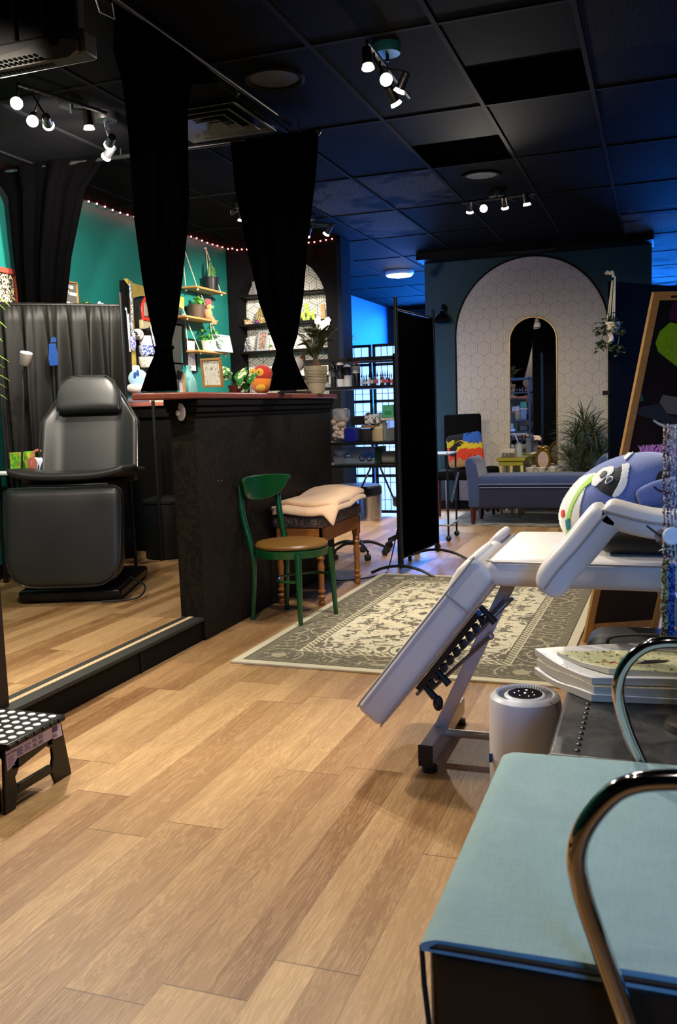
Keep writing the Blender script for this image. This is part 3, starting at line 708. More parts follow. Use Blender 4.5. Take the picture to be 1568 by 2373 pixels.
def c_blk():
    co, x, y, z = coord(); return mix(noise(co, 160., 4, .7), lin('c99a72'), lin('f0cfa8'))
BLANK = mat('peach_fleece', c_blk, .95, bump=lambda co, x, y, z: noise(co, 150., 3), sheen=.4)
t = thing('blanket', 'folded peach fleece blanket with tasselled edge on the wooden bench', 'blanket', (-2.12, 5.52, .57))
def blfn(o):
    o.z += .010*math.sin(o.y*7+.8)*math.cos(o.x*8)+.007*math.sin(o.x*15+o.y*6)+(.03 if o.y > 0 else 0)*math.sin(max(0, o.y)*6)
    e = max(0, abs(o.x)-.15)/.06; o.z -= .02*e; e = max(0, -o.y-.36)/.06; o.z -= .03*e**1.5
    o.z -= .07*max(0, min(1, (o.x-.13)/.07))*max(0, min(1, (-o.y-.28)/.1))
    return o
MB().rbox((-2.085, 5.50, .612), (.40, .80, .035), .016, 22, .004, Matrix.Rotation(.05, 3, 'Z'), blfn).build('lower_fold', BLANK, t, 70)
MB().rbox((-2.09, 5.56, .642), (.38, .68, .035), .016, 22, .01, Matrix.Rotation(.05, 3, 'Z'), blfn).build('upper_fold', BLANK, t, 70)
m = MB()
for i in range(34):
    y = 5.14+i*.021; m.tube([(-2.265, y, .612+.01*math.sin(i)), (-2.282-.006*math.sin(i*2.1), y, .62), (-2.289, y+.006, .605)], .006, 5)
m.build('tassels', BLANK, t)['kind'] = 'stuff'
# ================================================================ RUGS
def c_rug(hx, hy):
    def f():
        co, x, y, z = coord(); axx, ayy = mt('ABSOLUTE', x), mt('ABSOLUTE', y)
        d = mt('MINIMUM', hx-axx, hy-ayy)
        TA, CR, DK = lin('6f6754'), lin('e6dcbc'), lin('57513f')
        m3 = vec(axx, ayy, 0.)
        # field: mirrored blossom and vine pattern
        n = noise(vec(axx*1., mt('ABSOLUTE', mt('FRACT', y*1.25+.5)-.5)*.8, 0.), 12., 4, .62, dist=1.)
        n2 = noise(m3, 26., 3, .6, dist=.5)
        vine = mt('ABSOLUTE', noise(m3, 5., 2, .5, dist=1.2)-.5) < .008
        fl = mt('MAXIMUM', (n > .53)*(n2 > .42), vine)
        rosette = mt('PINGPONG', mt('SQRT', x*x*1.4+mt('POWER', ayy-.62, 2.)), .035) < .012
        field = mix(mt('MULTIPLY', fl, 1.), CR, TA)
        ring = mt('SQRT', x*x*1.3+mt('POWER', mt('FLOORED_MODULO', y+.4, .8)-.4, 2.)) ; field = mix((ring < .11)*(mt('PINGPONG', ring, .028) < .011), field, DK)
        field = mix((voro(m3, 5.5) < .045), field, lin('b07a60'))
        # main border: dark with cream scrolls
        s = mt('MINIMUM', hx-axx, 9.)
        sc = mt('PINGPONG', voro(vec(axx, ayy, 0.), 4.6)*1.0, .12) < .02
        b2 = noise(m3, 34., 3, .6) > .58
        bor = mix(mt('MAXIMUM', sc, b2), TA, lin('b9ae8e'))
        thin = mix(mt('PINGPONG', (x+y)*1., .02) < .007, lin('8c8468'), CR)
        c = mix(d > .30, bor, field)
        c = mix((d > .26)*(d < .30), c, thin); c = mix((d > .297)*(d < .303), c, DK); c = mix((d > .254)*(d < .26), c, CR)
        c = mix((d > .05)*(d < .095), c, mix(mt('PINGPONG', x-y, .018) < .006, TA, lin('9d9474')))
        c = mix((d > .045)*(d < .052), c, DK)
        c = mix(d < .045, c, CR)
        return mix(noise(co, 300., 2)*.25, c, (.2, .18, .13))
    return f
cx, cy, hx, hy = -1.155, 5.03, .79, 1.19
o = MB().rbox((cx, cy, .006), (2*hx, 2*hy, .012), .004, 4).build('area_rug', mat('vine_pattern_rug', c_rug(hx, hy), .95, bump=lambda co, x, y, z: noise(co, 400., 2)), loc=(cx, cy, 0))
tag(o, 'cream and taupe floral bordered rug on the wood floor', 'rug')
o.rotation_euler.z = math.radians(-1.2)
def c_grug():
    co, x, y, z = coord(); n = noise(vec(x*3., y*9., 0.), 2., 5, .7); return mix(sstep(n, .35, .65), lin('4a4a48'), lin('a09a8c'))
o = MB().rbox((-1.0, 9.62, .005), (2.1, 1.36, .01), .004, 4).build('area_rug', mat('grey_streaked_rug', c_grug, .95)); tag(o, 'grey streaked rug under the blue velvet bench', 'rug')
# ================================================================ WHITE MASSAGE TABLE
def c_ivory():
    co, x, y, z = coord(); n = noise(co, 4., 4); s = voro(co, 4.) ; return mix(s < .03, mix(n, lin('cdc6c0'), lin('e2ddd6')), lin('a89c90'))
IV = mat('ivory_vinyl', c_ivory, .36, bump=lambda co, x, y, z: noise(co, 5., 3)+noise(co, 200., 2)*.1, spec=.45)
IVP = mat('ivory_piping', 'a39a92', .4)
ALU = mat('white_metal_frame', 'c9c7c6', .3, .3)
y0, y1 = 2.72, 3.36; X0 = -.50
t = thing('massage_table', 'white padded massage table with tilted foot section and grey metal legs', 'massage table', (0, 3.04, 0))
def tfn(o):
    if o.x < -.45: o.z -= .0
    return o
st = MB().rbox((.12, (y0+y1)/2, .703), (1.24, y1-y0, .088), .03, 12, .012).build('seat_cushion', IV, t, 60)
MB().tube([(.7, y0-.002, .738), (X0+.03, y0-.002, .738), (X0-.001, y0+.03, .738), (X0-.001, y1-.03, .738)], .004, 6).build('piping', IVP, st)
# tilted foot cushion (profile in the near plane)
f0, f1 = ay(1128, 1310, y0+.02), ay(853, 1662, y0+.02)
dx = (f0-f1); L = dx.length; ang = math.atan2(dx.z, dx.x); Rf = Matrix.Rotation(-ang, 3, 'Y')
c = (f0+f1)/2+Vector((-.0, (y1-y0)/2-.03, 0))
def ffn(o):
    e = max(0, o.x-(L/2-.14))/.14
    if o.z > 0: o.z += .012*math.sin(max(0, e)*PI)*(1 if abs(o.y) > .15 else -.3)
    return o
fc = MB().rbox(c, (L, y1-y0-.02, .108), .028, 14, .004, Rf, ffn).build('foot_cushion', IV, t, 60)
MB().tube([c+Rf@Vector(p) for p in ((L/2-.0, -.312, .045), (-L/2+.03, -.312, .05), (-L/2-.0, -.28, .05), (-L/2-.0, .28, .05))], .0035, 6).build('piping', IVP, fc)
MB().tube([c+Rf@Vector(p) for p in ((L/2-.02, -.312, -.045), (-L/2+.03, -.312, -.05), (-L/2, -.28, -.05))], .0035, 6).build('piping', IVP, fc)
MB().tube([c+Rf@Vector((L/2-.15, -.3125, .05)), c+Rf@Vector((L/2-.15, -.3125, -.05))], .003, 6).build('seam', IVP, fc)
MB().rbox(c+Rf@Vector((L/2-.06, -.15, .042)), (.12, .3, .03), .014, 6, .006, Rf).build('pillow_lip', IV, fc, 60)
MB().rbox(c+Rf@Vector((L/2-.04, .2, .042)), (.11, .24, .03), .014, 6, .006, Rf).build('pillow_lip', IV, fc, 60)
# ratchet bracket under the foot cushion
m = MB(); m.box(c+Rf@Vector((-.02, -.15, -.07)), (.34, .05, .02), M=Rf)
for k in range(9): m.box(c+Rf@Vector((-.15+k*.036, -.15, -.092)), (.014, .04, .024), M=Rf@Matrix.Rotation(.5, 3, 'Y'))
m.build('ratchet_rail', BLKM, t, 0)
for sx, z in ((.17, -.1), (-.17, -.1), (-.10, -.11)): MB().cyl(c+Rf@Vector((sx, -.15, -.06)), c+Rf@Vector((sx-.012, -.15, z-.03)), .009, .013).build('knob', RUBBER, t)
MB().ball(c+Rf@Vector((-.19, -.15, -.15)), .018, sc=(1, 1, 1.5)).build('knob', RUBBER, t)
# legs
def leg(xt, xb, yy, lbl=None):
    m = MB(); m.tube([(xt, yy, .655), (xb, yy, .09)], .0, sq=(.022, .013)); return m.build('leg', ALU, t, 0, bevel=.003)
pt_, pb_ = ay(1192, 1372, 3.0), ay(1020, 1690, 3.0)
leg(pt_.x, pb_.x, 3.0)
fx = -.722
MB().b2((fx-.022, 2.80, .035), (fx+.022, 3.33, .098)).build('foot_bar', ALU, t, 0, bevel=.003)
MB().b2((fx-.024, 2.79, .03), (fx+.024, 2.80, .10)).build('end_cap', RUBBER, t, 0)
for y in (2.83, 3.3): MB().cyl((fx+.005, y, 0), (fx+.005, y, .018), .026).build('foot', RUBBER, t); MB().cyl((fx+.005, y, .018), (fx+.005, y, .036), .008).build('foot_screw', STEEL, t)
MB().cyl((fx, 3.0, .075), (.5, 3.0, .075), .014).build('cross_tube', ALU, t)
q = pt_.lerp(pb_, .3); MB().cyl((q.x, 2.98, q.z), (q.x, 2.972, q.z), .013).build('rivet', STEEL, t)
r0, r1 = ay(1188, 1385, 2.97), ay(965, 1610, 2.93)
MB().tube([r0, r1], .006, 8).build('adjuster_rod', STEEL, t)
sp = [r0.lerp(r1, .05+.45*k/260)+Vector((.010*math.cos(k*.9), .010*math.sin(k*.9), .010*math.sin(k*.9)*.6+.012)) for k in range(261)]
MB().tube(sp, .0016, 4).build('spring', STEEL, t)
MB().tube([q+Vector((-.0, -.03, 0)), r1+Vector((.05, 0, .02))], .007, 8).build('adjuster_rod', STEEL, t)
leg(.0, .28, 3.0); leg(.09, .3, 3.3)
# bent arm rest on the near side
ya, yb = 2.545, 2.70
ctr = [ay(px, py, 2.62) for px, py in ((1268, 1362), (1300, 1318), (1345, 1268), (1390, 1212), (1412, 1190))]
ctr2 = [ay(px, py, 2.62) for px, py in ((1398, 1184), (1432, 1193), (1470, 1203), (1515, 1212), (1568, 1216), (1640, 1220))]
def bandc(P, th, taper=.75):
    P = bez(P, 5); rs = []
    for i, p in enumerate(P):
        a_ = P[max(0, i-1)]; b_ = P[min(len(P)-1, i+1)]; d = (b_-a_).normalized(); n_ = Vector((-d.z, 0, d.x)); k = i/(len(P)-1)
        h = th/2*(taper if i == 0 else 1)*min(1, .72+i*.12); h *= min(1, .75+(len(P)-1-i)*.12)
        ring = []
        for u, w in ((-1, -.6), (-1, .6), (-.85, .95), (0, 1.05), (.85, .95), (1, .6), (1, -.6), (.85, -.95), (0, -1.0), (-.85, -.95)):
            ring.append(p+Vector((0, u*(yb-ya)/2, 0))+n_*w*h)
        rs.append(ring)
    return MB().rings(rs), P
ar = thing('arm_rest_cushion', 'bent white padded arm cushion raised along the near side of the massage table', 'cushion', (0, 2.62, .66))
m, P = bandc(ctr, .1); a1 = m.build('lower_pad', IV, ar, 60); MB().tube([p+Vector((0, -.0785, .012)) for p in P], .004, 6).build('piping', IVP, a1)
m, P = bandc(ctr2, .075); a2 = m.build('upper_pad', IV, ar, 60); MB().tube([p+Vector((0, -.0785, .010)) for p in P], .004, 6).build('piping', IVP, a2)
# small head cushion in shadow under the arm rest
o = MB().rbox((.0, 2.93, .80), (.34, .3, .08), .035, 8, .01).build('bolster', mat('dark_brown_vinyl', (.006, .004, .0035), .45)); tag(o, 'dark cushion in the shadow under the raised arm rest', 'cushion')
# ================================================================ PLUSH on the table
FUR = lambda n, c: mat(n, c, .95, sheen=.6, bump=lambda co, x, y, z: noise(co, 200., 3), vary=.3, vscale=9)
cB = ay(1425, 1150, 3.03); t = thing('plush_toy', 'large blue grey plush animal with white and green belly lying on the massage table', 'plush toy', (cB.x, 3.03, .75))
A_, B_ = ay(1314, 1226, 3.03), ay(1565, 1082, 3.03)
dv = (B_-A_); Lp = dv.length; xd = dv.normalized(); yd = Vector((0, 1, 0)); zd = xd.cross(yd)*-1
zd = Vector((-xd.z, 0, xd.x))
if zd.z < 0: zd = -zd
def plp(th, ph):
    s = -math.cos(th); r = math.sin(th)**.75*(1-.06*s)
    return (A_+B_)/2+xd*(s*Lp*.53)+yd*(math.cos(ph)*r*.16)+zd*(math.sin(ph)*r*.118+.012*math.cos(s*2.2))
nu, nv = 70, 56
body = MB().rings([[plp(PI*min(max(i/nu, .004), .996), 2*PI*j/nv) for j in range(nv)] for i in range(nu+1)])
from mathutils.bvhtree import BVHTree
bvh = BVHTree.FromPolygons([Vector(v) for v in body.v], body.f)
bo = body.build('body', FUR('slate_blue_fur', '6373a8'), t, 80)
def inside(p, poly):
    c = False; n = len(poly)
    for i in range(n):
        (x1, y1_), (x2, y2_) = poly[i], poly[(i+1) % n]
        if (y1_ > p[1]) != (y2_ > p[1]) and p[0] < (x2-x1)*(p[1]-y1_)/(y2_-y1_)+x1: c = not c
    return c
def felt(poly, name, m, lift=.0025, st=1.6):
    """felt patch sewn on the plush: sampled where it lies on the body surface"""
    P2 = [(p.x, p.y) for p in bez([(a, b, 0) for a, b in poly]+[(*poly[0], 0)], 6)]
    xs_, ys_ = [p[0] for p in P2], [p[1] for p in P2]; ids, V_, F_ = {}, [], []
    def node(i, j):
        if (i, j) not in ids:
            d = Vector(ray(min(xs_)+i*st, min(ys_)+j*st)).normalized(); h, n_, _, _ = bvh.ray_cast(Vector((0, 0, CH)), d)
            if h is None: ids[i, j] = None
            else:
                if n_.dot(d) > 0: n_ = -n_
                ids[i, j] = len(V_); V_.append(h+n_*lift)
        return ids[i, j]
    for i in range(int((max(xs_)-min(xs_))/st)+1):
        for j in range(int((max(ys_)-min(ys_))/st)+1):
            if inside((min(xs_)+(i+.5)*st, min(ys_)+(j+.5)*st), P2):
                q = [node(i, j), node(i+1, j), node(i+1, j+1), node(i, j+1)]
                if None not in q: F_.append(tuple(q))
    if F_: MB().add(V_, F_).build(name, m, t, 80, solid=.002)
MM = {'w': FUR('white_fur', 'e9e6df'), 'g': FUR('lime_fur', 'a6cf58'), 'k': FUR('black_fur', '0b0c10')}
felt([(1358, 1128), (1384, 1098), (1340, 1110), (1300, 1150), (1278, 1215), (1300, 1290), (1345, 1300), (1343, 1210), (1346, 1170)], 'white_belly', MM['w'], .002)
felt([(1392, 1098), (1372, 1104), (1345, 1130), (1325, 1165), (1313, 1200), (1313, 1240), (1312, 1262), (1328, 1255), (1322, 1215), (1330, 1175), (1350, 1138), (1372, 1118)], 'green_belly_patch', MM['g'], .0035)
felt([(1381, 1130), (1400, 1108), (1439, 1082), (1441, 1105), (1434, 1132), (1420, 1150), (1397, 1142)], 'face_mask', MM['k'], .003)
felt([(1372, 1126), (1376, 1108), (1398, 1088), (1422, 1084), (1420, 1098), (1400, 1112), (1382, 1128)], 'white_muzzle', MM['w'], .0045)
felt([(1442, 1078), (1458, 1078), (1455, 1105), (1449, 1130), (1431, 1150), (1419, 1149), (1434, 1122), (1440, 1100)], 'white_cheek_stripe', MM['w'], .004)
felt([(1445, 1062), (1466, 1043), (1470, 1048), (1450, 1068)], 'white_cheek_stripe', MM['w'], .004)
felt([(1391, 1106), (1399, 1096), (1407, 1096), (1403, 1106), (1394, 1111)], 'eye', RUBBER, .007, .8)
felt([(1402, 1120), (1408, 1110), (1418, 1106), (1421, 1112), (1413, 1120), (1405, 1123)], 'eye_ring', MM['w'], .006, .8)
felt([(1405, 1118), (1410, 1111), (1416, 1109), (1418, 1113), (1412, 1118), (1407, 1121)], 'eye', RUBBER, .008, .8)
felt([(1303, 1185), (1309, 1182), (1310, 1195), (1304, 1198)], 'felt_spot', mat('felt_red', 'd8432e', .9), .005, .8)
felt([(1313, 1206), (1322, 1202), (1323, 1222), (1316, 1226)], 'felt_spot', mat('felt_teal', '2f7f8c', .9), .006, .8)
felt([(1513, 1128), (1524, 1096), (1540, 1090), (1552, 1096), (1545, 1115), (1530, 1122)], 'ear_lining', MM['k'], .003)
fb = ay(1525, 1140, 2.87)
MB().rbox(fb, (.13, .03, .05), .014, 6, .01, Matrix.Rotation(-.35, 3, 'Y')).build('fin', FUR('slate_blue_fur', '6373a8'), t, 70)
# purple fluffy item behind
q = ay(1525, 1052, 3.2); t = thing('plush_toy', 'purple fluffy plush peeking out behind the blue grey plush', 'plush toy', (q.x, 3.2, .75))
MB().rbox((q.x+.03, 3.2, .9), (.2, .2, .29), .08, 6).build('body', FUR('purple_fur', '6b3f8c'), t, 70)
m = MB()
for i in range(160):
    a_ = random.random()*2*PI; r = random.random(); p = Vector((q.x+.03+.1*math.cos(a_)*r, 3.2+.1*math.sin(a_)*r, 1.035)); m.tube([p, p+Vector((random.gauss(0, .012), random.gauss(0, .012), .03))], [.004, .001], 4)
m.build('fluff', FUR('pink_fur', 'a05fa8'), t)['kind'] = 'stuff'
# ================================================================ AIR PURIFIER
px_, py_ = -.36, 2.56; R_ = .104; H_ = .385
t = thing('air_purifier', 'white cylindrical air purifier with black touch panel beside the massage table leg', 'air purifier', (px_, py_, 0))
def c_perf():
    co, x, y, z = coord(); a = mt('ARCTAN2', y, x)*(R_/.0085); b = z/.0074
    row = mt('FLOORED_MODULO', mt('FLOOR', b), 2.); u = mt('FRACT', a+row*.5)-.5; v = mt('FRACT', b)-.5
    hole = (mt('SQRT', u*u+v*v) < .27)*(z < .2)*(z > .02)
    return mix(hole, lin('d9d5d6'), (.03, .03, .03))
PW = mat('white_perforated_shell', c_perf, .4)
MB().lathe((px_, py_, 0), [(.0, .003), (R_-.01, .003), (R_-.004, .01), (R_, .03), (R_, H_-.035), (R_-.004, H_-.012), (R_-.014, H_-.002), (R_-.02, H_)], 72, cap=False).build('shell', PW, t)
MB().lathe((px_, py_, 0), [(R_-.02, H_), (R_-.024, H_-.004), (.058, H_-.014)], 64, cap=False).build('air_outlet', WHITE, t)
m = MB()
for k in range(56):
    a_ = 2*PI*k/56; d = Vector((math.cos(a_), math.sin(a_), 0)); d2 = Vector((math.cos(a_+.12), math.sin(a_+.12), 0)); c0 = Vector((px_, py_, 0))
    m.tube([c0+d*.06+Vector((0, 0, H_-.012)), c0+d2*(R_-.026)+Vector((0, 0, H_-.0045))], .0, sq=(.0014, .0016))
m.build('outlet_grille', mat('slot_grey', (.22, .22, .24), .5), t, 0)
MB().lathe((px_, py_, H_-.02), [(.06, 0), (.06, .012), (.055, .016), (.0, .016)], 48).build('panel_ring', WHITE, t)
MB().lathe((px_, py_, H_-.004), [(.049, 0), (.049, .002), (.0, .002)], 48).build('touch_panel', mat('glossy_black', (.004, .004, .005), .12), t)
for k, (u, v) in enumerate(((0, 0), (.02, .012), (-.02, .014), (.0, .028), (-.03, -.004), (.028, -.012), (-.012, -.024), (.014, -.026))):
    MB().box((px_+u, py_+v, H_-.0016), (.006 if k in (0, 3) else .003, .004 if k in (0, 3) else .002, .0008)).build('panel_light', mat('panel_led', (1, 1, 1), .5, emit=(.8, .85, 1.), estr=2.5 if k in (0, 3) else .6), t, 0)
MB().box((px_-.088, py_-.056, .2), (.002, .02, .026), rz=math.radians(-58)).build('blue_label', mat('blue_sticker', '1c4f9c', .5), t, 0)
# ================================================================ TEAL ARMCHAIR (foreground)
def c_tealf():
    co, x, y, z = coord(); n = noise(vec(x*6., y*60., z*6.), 4., 3, .6); n2 = noise(vec(x*60., y*6., z*6.), 4., 3, .6); n3 = noise(co, 9., 3)
    return mix(mt('MULTIPLY', n+n2, .5)*.62+noise(co, 16., 3)*.22+n3*.22, lin('64868a'), lin('a9c6c6'))
TF = mat('teal_woven_fabric', c_tealf, .8, bump=lambda co, x, y, z: noise(vec(x*60., y*500., z), 1., 2)+noise(vec(x*500., y*60., z), 1., 2))
DB = mat('dark_brown_vinyl_side', (.016, .010, .005), .35)
t = thing('waiting_chair', 'teal fabric seat with curved chrome arms at lower right, closest to the camera', 'chair', (.05, 1.52, 0))
xa, xb, ya, yb, zt = -.316, .36, 1.17, 1.915, .465
V_, F_ = [], []; N = 26
def seatz(x, y):
    e = min(x-xa, 9)/.03; dz = -.009*max(0, 1-e)**2
    e2 = (yb-y)/.03; dz -= .008*max(0, 1-e2)**2
    return zt+dz+.006*math.sin((x-xa)*3)
for i in range(N+1):
    for j in range(N+1):
        u, v = (i/N)**1.6, 1-(1-j/N)**1.5; x, y = xa+(xb-xa)*u, ya+(yb-ya)*v
        inset = .012*(1-abs(2*v-1)**6)*(1 if i == 0 else 0); V_.append((x+inset*0, y, seatz(x, y)))
b0 = len(V_)
for i in range(N+1):
    for j in range(N+1): p = V_[i*(N+1)+j]; V_.append((p[0], p[1], zt-.02))
for i in range(N):
    for j in range(N):
        k = i*(N+1)+j; F_.append((k, k+1, k+N+2, k+N+1)); F_.append((b0+k, b0+k+N+1, b0+k+N+2, b0+k+1))
per = [(i, 0) for i in range(N)]+[(N, j) for j in range(N)]+[(i, N) for i in range(N, 0, -1)]+[(0, j) for j in range(N, 0, -1)]
for a_, b_ in zip(per, per[1:]+per[:1]): p, q = a_[0]*(N+1)+a_[1], b_[0]*(N+1)+b_[1]; F_.append((p, b0+p, b0+q, q))
sc_ = MB().add(V_, F_).build('seat_cushion', TF, t, 50)
MB().rbox(((xa+xb)/2+.006, (ya+yb)/2, zt-.155), (xb-xa-.006, yb-ya-.002, .29), .02, 8, 0, None, lambda o: Vector((o.x+(.02*max(0, -o.z-.0)/.14 if o.x < 0 else 0), o.y, o.z))).build('seat_side', DB, t, 60)
MB().tube([(xb, ya-.003, zt-.006), (xa+.03, ya-.003, zt-.008), (xa-.001, ya+.01, zt-.02), (xa+.004, ya, zt-.07), (xa+.024, ya, zt-.28)], .0045, 6).build('piping', RUBBER, sc_)
COP = mat('warm_chrome', (.62, .6, .6), .08, 1.)
def loop(pp, Y, r, yy=0.):
    return MB().tube(bez([ay(px, py, Y) for px, py in pp], 10), r, 18)
loop([(1900, 1900), (1700, 1822), (1568, 1808), (1450, 1822), (1376, 1885), (1338, 1965), (1345, 2055), (1395, 2205), (1455, 2373), (1500, 2520)], 1.12, .0135).build('arm_tube', COP, t)
loop([(1760, 1540), (1650, 1502), (1568, 1488), (1500, 1497), (1450, 1538), (1431, 1600), (1452, 1690), (1490, 1778), (1520, 1850)], 1.93, .0125).build('arm_tube', COP, t)
for y in (ya+.06, yb-.06):
    for x in (xa+.1, xb-.03): MB().cyl((x, y, 0), (x, y, .2), .014).build('leg', COP, t)
MB().rbox((xb+.05, (ya+yb)/2, .72), (.09, yb-ya, .48), .03, 6).build('backrest', TF, t, 60)
# ================================================================ TRUNK + MAGAZINES
def c_leather():
    co, x, y, z = coord(); n = noise(co, 9., 5, .7, dist=1.); return mix(sstep(n, .35, .7), (.004, .004, .0045), (.045, .042, .04))
LE = mat('worn_black_leather', c_leather, .4, bump=lambda co, x, y, z: noise(co, 40., 4), spec=.5)
t = thing('trunk', 'studded black leather trunk under the stack of magazines', 'trunk', (.14, 2.24, 0))
MB().b2((-.225, 1.95, .0), (.52, 2.6, .44)).build('body', LE, t, bevel=.012, seg=3)
MB().b2((-.228, 1.948, .36), (.523, 2.603, .447)).build('lid', LE, t, bevel=.01, seg=3)
proto = None
for i in range(17):
    y = 1.985+i*.036
    if proto is None: proto = MB().ball((0, 0, 0), .0062, 10, 6, (1, 1, .6)).build('stud', mat('antique_stud', (.12, .11, .1), .3, 1.), t, local=True); proto.location = (-.165-.14, y-2.24, .448)
    else: c = proto.copy(); COL.objects.link(c); c.location = (-.165-.14, y-2.24, .448)
def c_page():
    co, x, y, z = coord(); return mix(noise(vec(x*2., y*2., z*900.), 1., 2), lin('9c8f7a'), lin('e9e2d2'))
PAGE = mat('magazine_pages', c_page, .8)
def c_cov(a, b, k, sc=70.):
    def f():
        co, x, y, z = coord(); n = noise(co, sc, 3, .6); return mix(n > k, lin(a), lin(b))
    return f
def mag(name, label, P4, z, th, cov, curl=0., extra=None):
    """P4: four corners (x,y); curl lifts the far left corner"""
    cx_ = sum(p[0] for p in P4)/4; cy_ = sum(p[1] for p in P4)/4
    t = thing(name, label, 'magazine', (cx_, cy_, z), group='magazines stacked on the trunk')
    V_, F_ = [], []; n = 10; up = []
    for lay in (0, th):
        for i in range(n+1):
            for j in range(n+1):
                u, v = i/n, j/n; a = Vector((*P4[0], 0)).lerp(Vector((*P4[1], 0)), u).lerp(Vector((*P4[3], 0)).lerp(Vector((*P4[2], 0)), u), v)
                zz = z+lay+curl*max(0, 1-u*2.0)**2+.003*math.sin(u*6+v*3+z*90)*min(1, lay*60); V_.append((a.x, a.y, zz))
    m = (n+1)**2
    per = [(i, 0) for i in range(n)]+[(n, j) for j in range(n)]+[(i, n) for i in range(n, 0, -1)]+[(0, j) for j in range(n, 0, -1)]
    for i in range(n):
        for j in range(n): k = i*(n+1)+j; F_.append((k, k+1, k+n+2, k+n+1)); F_.append((m+k, m+k+n+1, m+k+n+2, m+k+1))
    for a_, b_ in zip(per, per[1:]+per[:1]): p, q = a_[0]*(n+1)+a_[1], b_[0]*(n+1)+b_[1]; F_.append((p, q, m+q, m+p))
    MB().add(V_, F_).build('pages', PAGE, t, 40)
    C_, G_ = [(v[0], v[1], v[2]+.0006) for v in V_[m:]], [(i*(n+1)+j, (i+1)*(n+1)+j, (i+1)*(n+1)+j+1, i*(n+1)+j+1) for i in range(n) for j in range(n)]
    MB().add(C_, G_).build('cover', cov, t, 40, solid=.0008)
    return t
A0, A1, A2, A3 = (-.325, 2.50), (-.158, 2.33), (.16, 2.37), (.05, 2.66)
C1 = mat('white_puzzle_cover', c_cov('f0eee8', '77777a', .66), .45); C2 = mat('cream_comic_cover', c_cov('d8d6a4', '5a5c40', .6), .4); C3 = mat('tan_cover', c_cov('c8b894', '8a7a5c', .6), .6)
zz = .4485
def P4(x, y, k=1.): return [(a+x, b+y) for a, b in (A0, A1, A2, A3)]
mag('magazine', 'bottom magazine of the stack, lying flat on the leather trunk', P4(0, .0), zz, .016, C1, .012)
mag('magazine', 'thick tan paged magazine second from the bottom of the stack', P4(.006, .005), zz+.0175, .022, C3, .018)
mag('magazine', 'white covered magazine with black spots under the top comic', P4(.0, .018), zz+.041, .016, C1, .022)
tm = mag('magazine', 'cream illustrated comic on top of the magazine stack', [(-.262, 2.50), (-.118, 2.385), (.18, 2.40), (.09, 2.62)], zz+.059, .012, C2, .006)
MB().prism([(0, 0), (.06, .01), (.085, .05), (.05, .055), (.02, .035)], (-.05, 2.45, zz+.0725), (1, 0, 0), (0, 1, 0), .0006).build('cover_shape', mat('ink_black', (.01, .01, .012), .4), tm, 0)
MB().prism([(0, 0), (.07, .0), (.09, .03), (.03, .03)], (-.02, 2.42, zz+.0725), (1, 0, 0), (0, 1, 0), .0006).build('cover_shape', mat('ink_black', (.01, .01, .012), .4), tm, 0)
MB().tube([(-.14+.011*i, 2.455-.003*i+(.01 if i % 2 else -.006), zz+.0732) for i in range(9)], .0016, 4).build('cover_scribble', mat('ink_red', 'b3392c', .5), tm)
# dark bag behind the magazines on the floor
t = thing('bag', 'black soft bag lying on the floor under the massage table', 'bag', (-.1, 4.1, 0))
MB().rbox((-.03, 4.15, .09), (.55, .3, .18), .08, 8, .01).build('body', mat('black_nylon', (.006, .005, .006), .5, bump=(30, .5)), t, 60)
MB().tube(bez([(-.2, 4.0, .12), (-.18, 3.98, .2), (.05, 3.98, .21), (.08, 4.0, .12)]), .008, 6).build('handle', RUBBER, t)
# ================================================================ BEAD STRANDS on a twig stand
def c_bead(a, b):
    def f():
        co, x, y, z = coord(); v = white(vec(mt('FLOOR', x*260.), mt('FLOOR', y*260.), mt('FLOOR', z*260.))); return mix(v > .6, lin(a), lin(b))
    return f
Yb = 2.16
t = thing('jewelry_stand', 'twig branched jewelry stand with shell disc at the right edge, above the trunk', 'jewelry stand', (.06, Yb+.02, .4475))
tw = mat('driftwood', 'cbbfb0', .7); dk = mat('dark_twig', (.02, .012, .01), .6)
MB().cyl((.075, Yb+.03, .4475), (.07, Yb+.03, 1.2), .012).build('stem', dk, t); MB().lathe((.075, Yb+.03, .448), [(.06, 0), (.055, .015), (.01, .02)], 20).build('base', dk, t)
MB().tube(bez([ay(1513, 974, Yb), ay(1530, 984, Yb), ay(1550, 988, Yb), ay(1590, 984, Yb+.03)]), [.002+.0001*i for i in range(25)], 6).build('twig', tw, t)
for P in (((1514, 1128), (1535, 1140), (1600, 1150)), ((1497, 1218), (1520, 1235), (1538, 1245), (1600, 1275)), ((1525, 1255), (1540, 1268), (1600, 1290))):
    MB().tube(bez([ay(x, y, Yb) for x, y in P]), .0025, 6).build('twig', dk, t)
q = ay(1556, 1242, Yb-.01); MB().lathe(q, [(.0, 0), (.018, .0), (.021, .003), (.018, .007), (.0, .008)], 24, (.1, -1, 0)).build('shell_disc', mat('shell_white', 'e6e4ea', .35, vary=.3), t)
q = ay(1534, 1243, Yb+.006); MB().lathe(q, [(.0, 0), (.016, .0), (.0175, .003), (.0, .006)], 24, (-.4, -1, 0)).build('shell_disc', mat('shell_grey', '8f8488', .35, vary=.3), t)
MB().leaf(ay(1526, 1277, Yb-.012), (1, 0, .7), (0, 0, 1), .05, .012, 1.4).build('leaf', mat('pale_leaf', '9fc3a0', .5), t, solid=.0008)
q = ay(1562, 1010, Yb+.02); MB().lathe(q, [(.0, 0), (.016, 0), (.018, .004), (.0, .006)], 24, (-.2, -1, 0), sy=1.4).build('shell_disc', mat('shell_cream', 'd9b79b', .35, vary=.3), t)
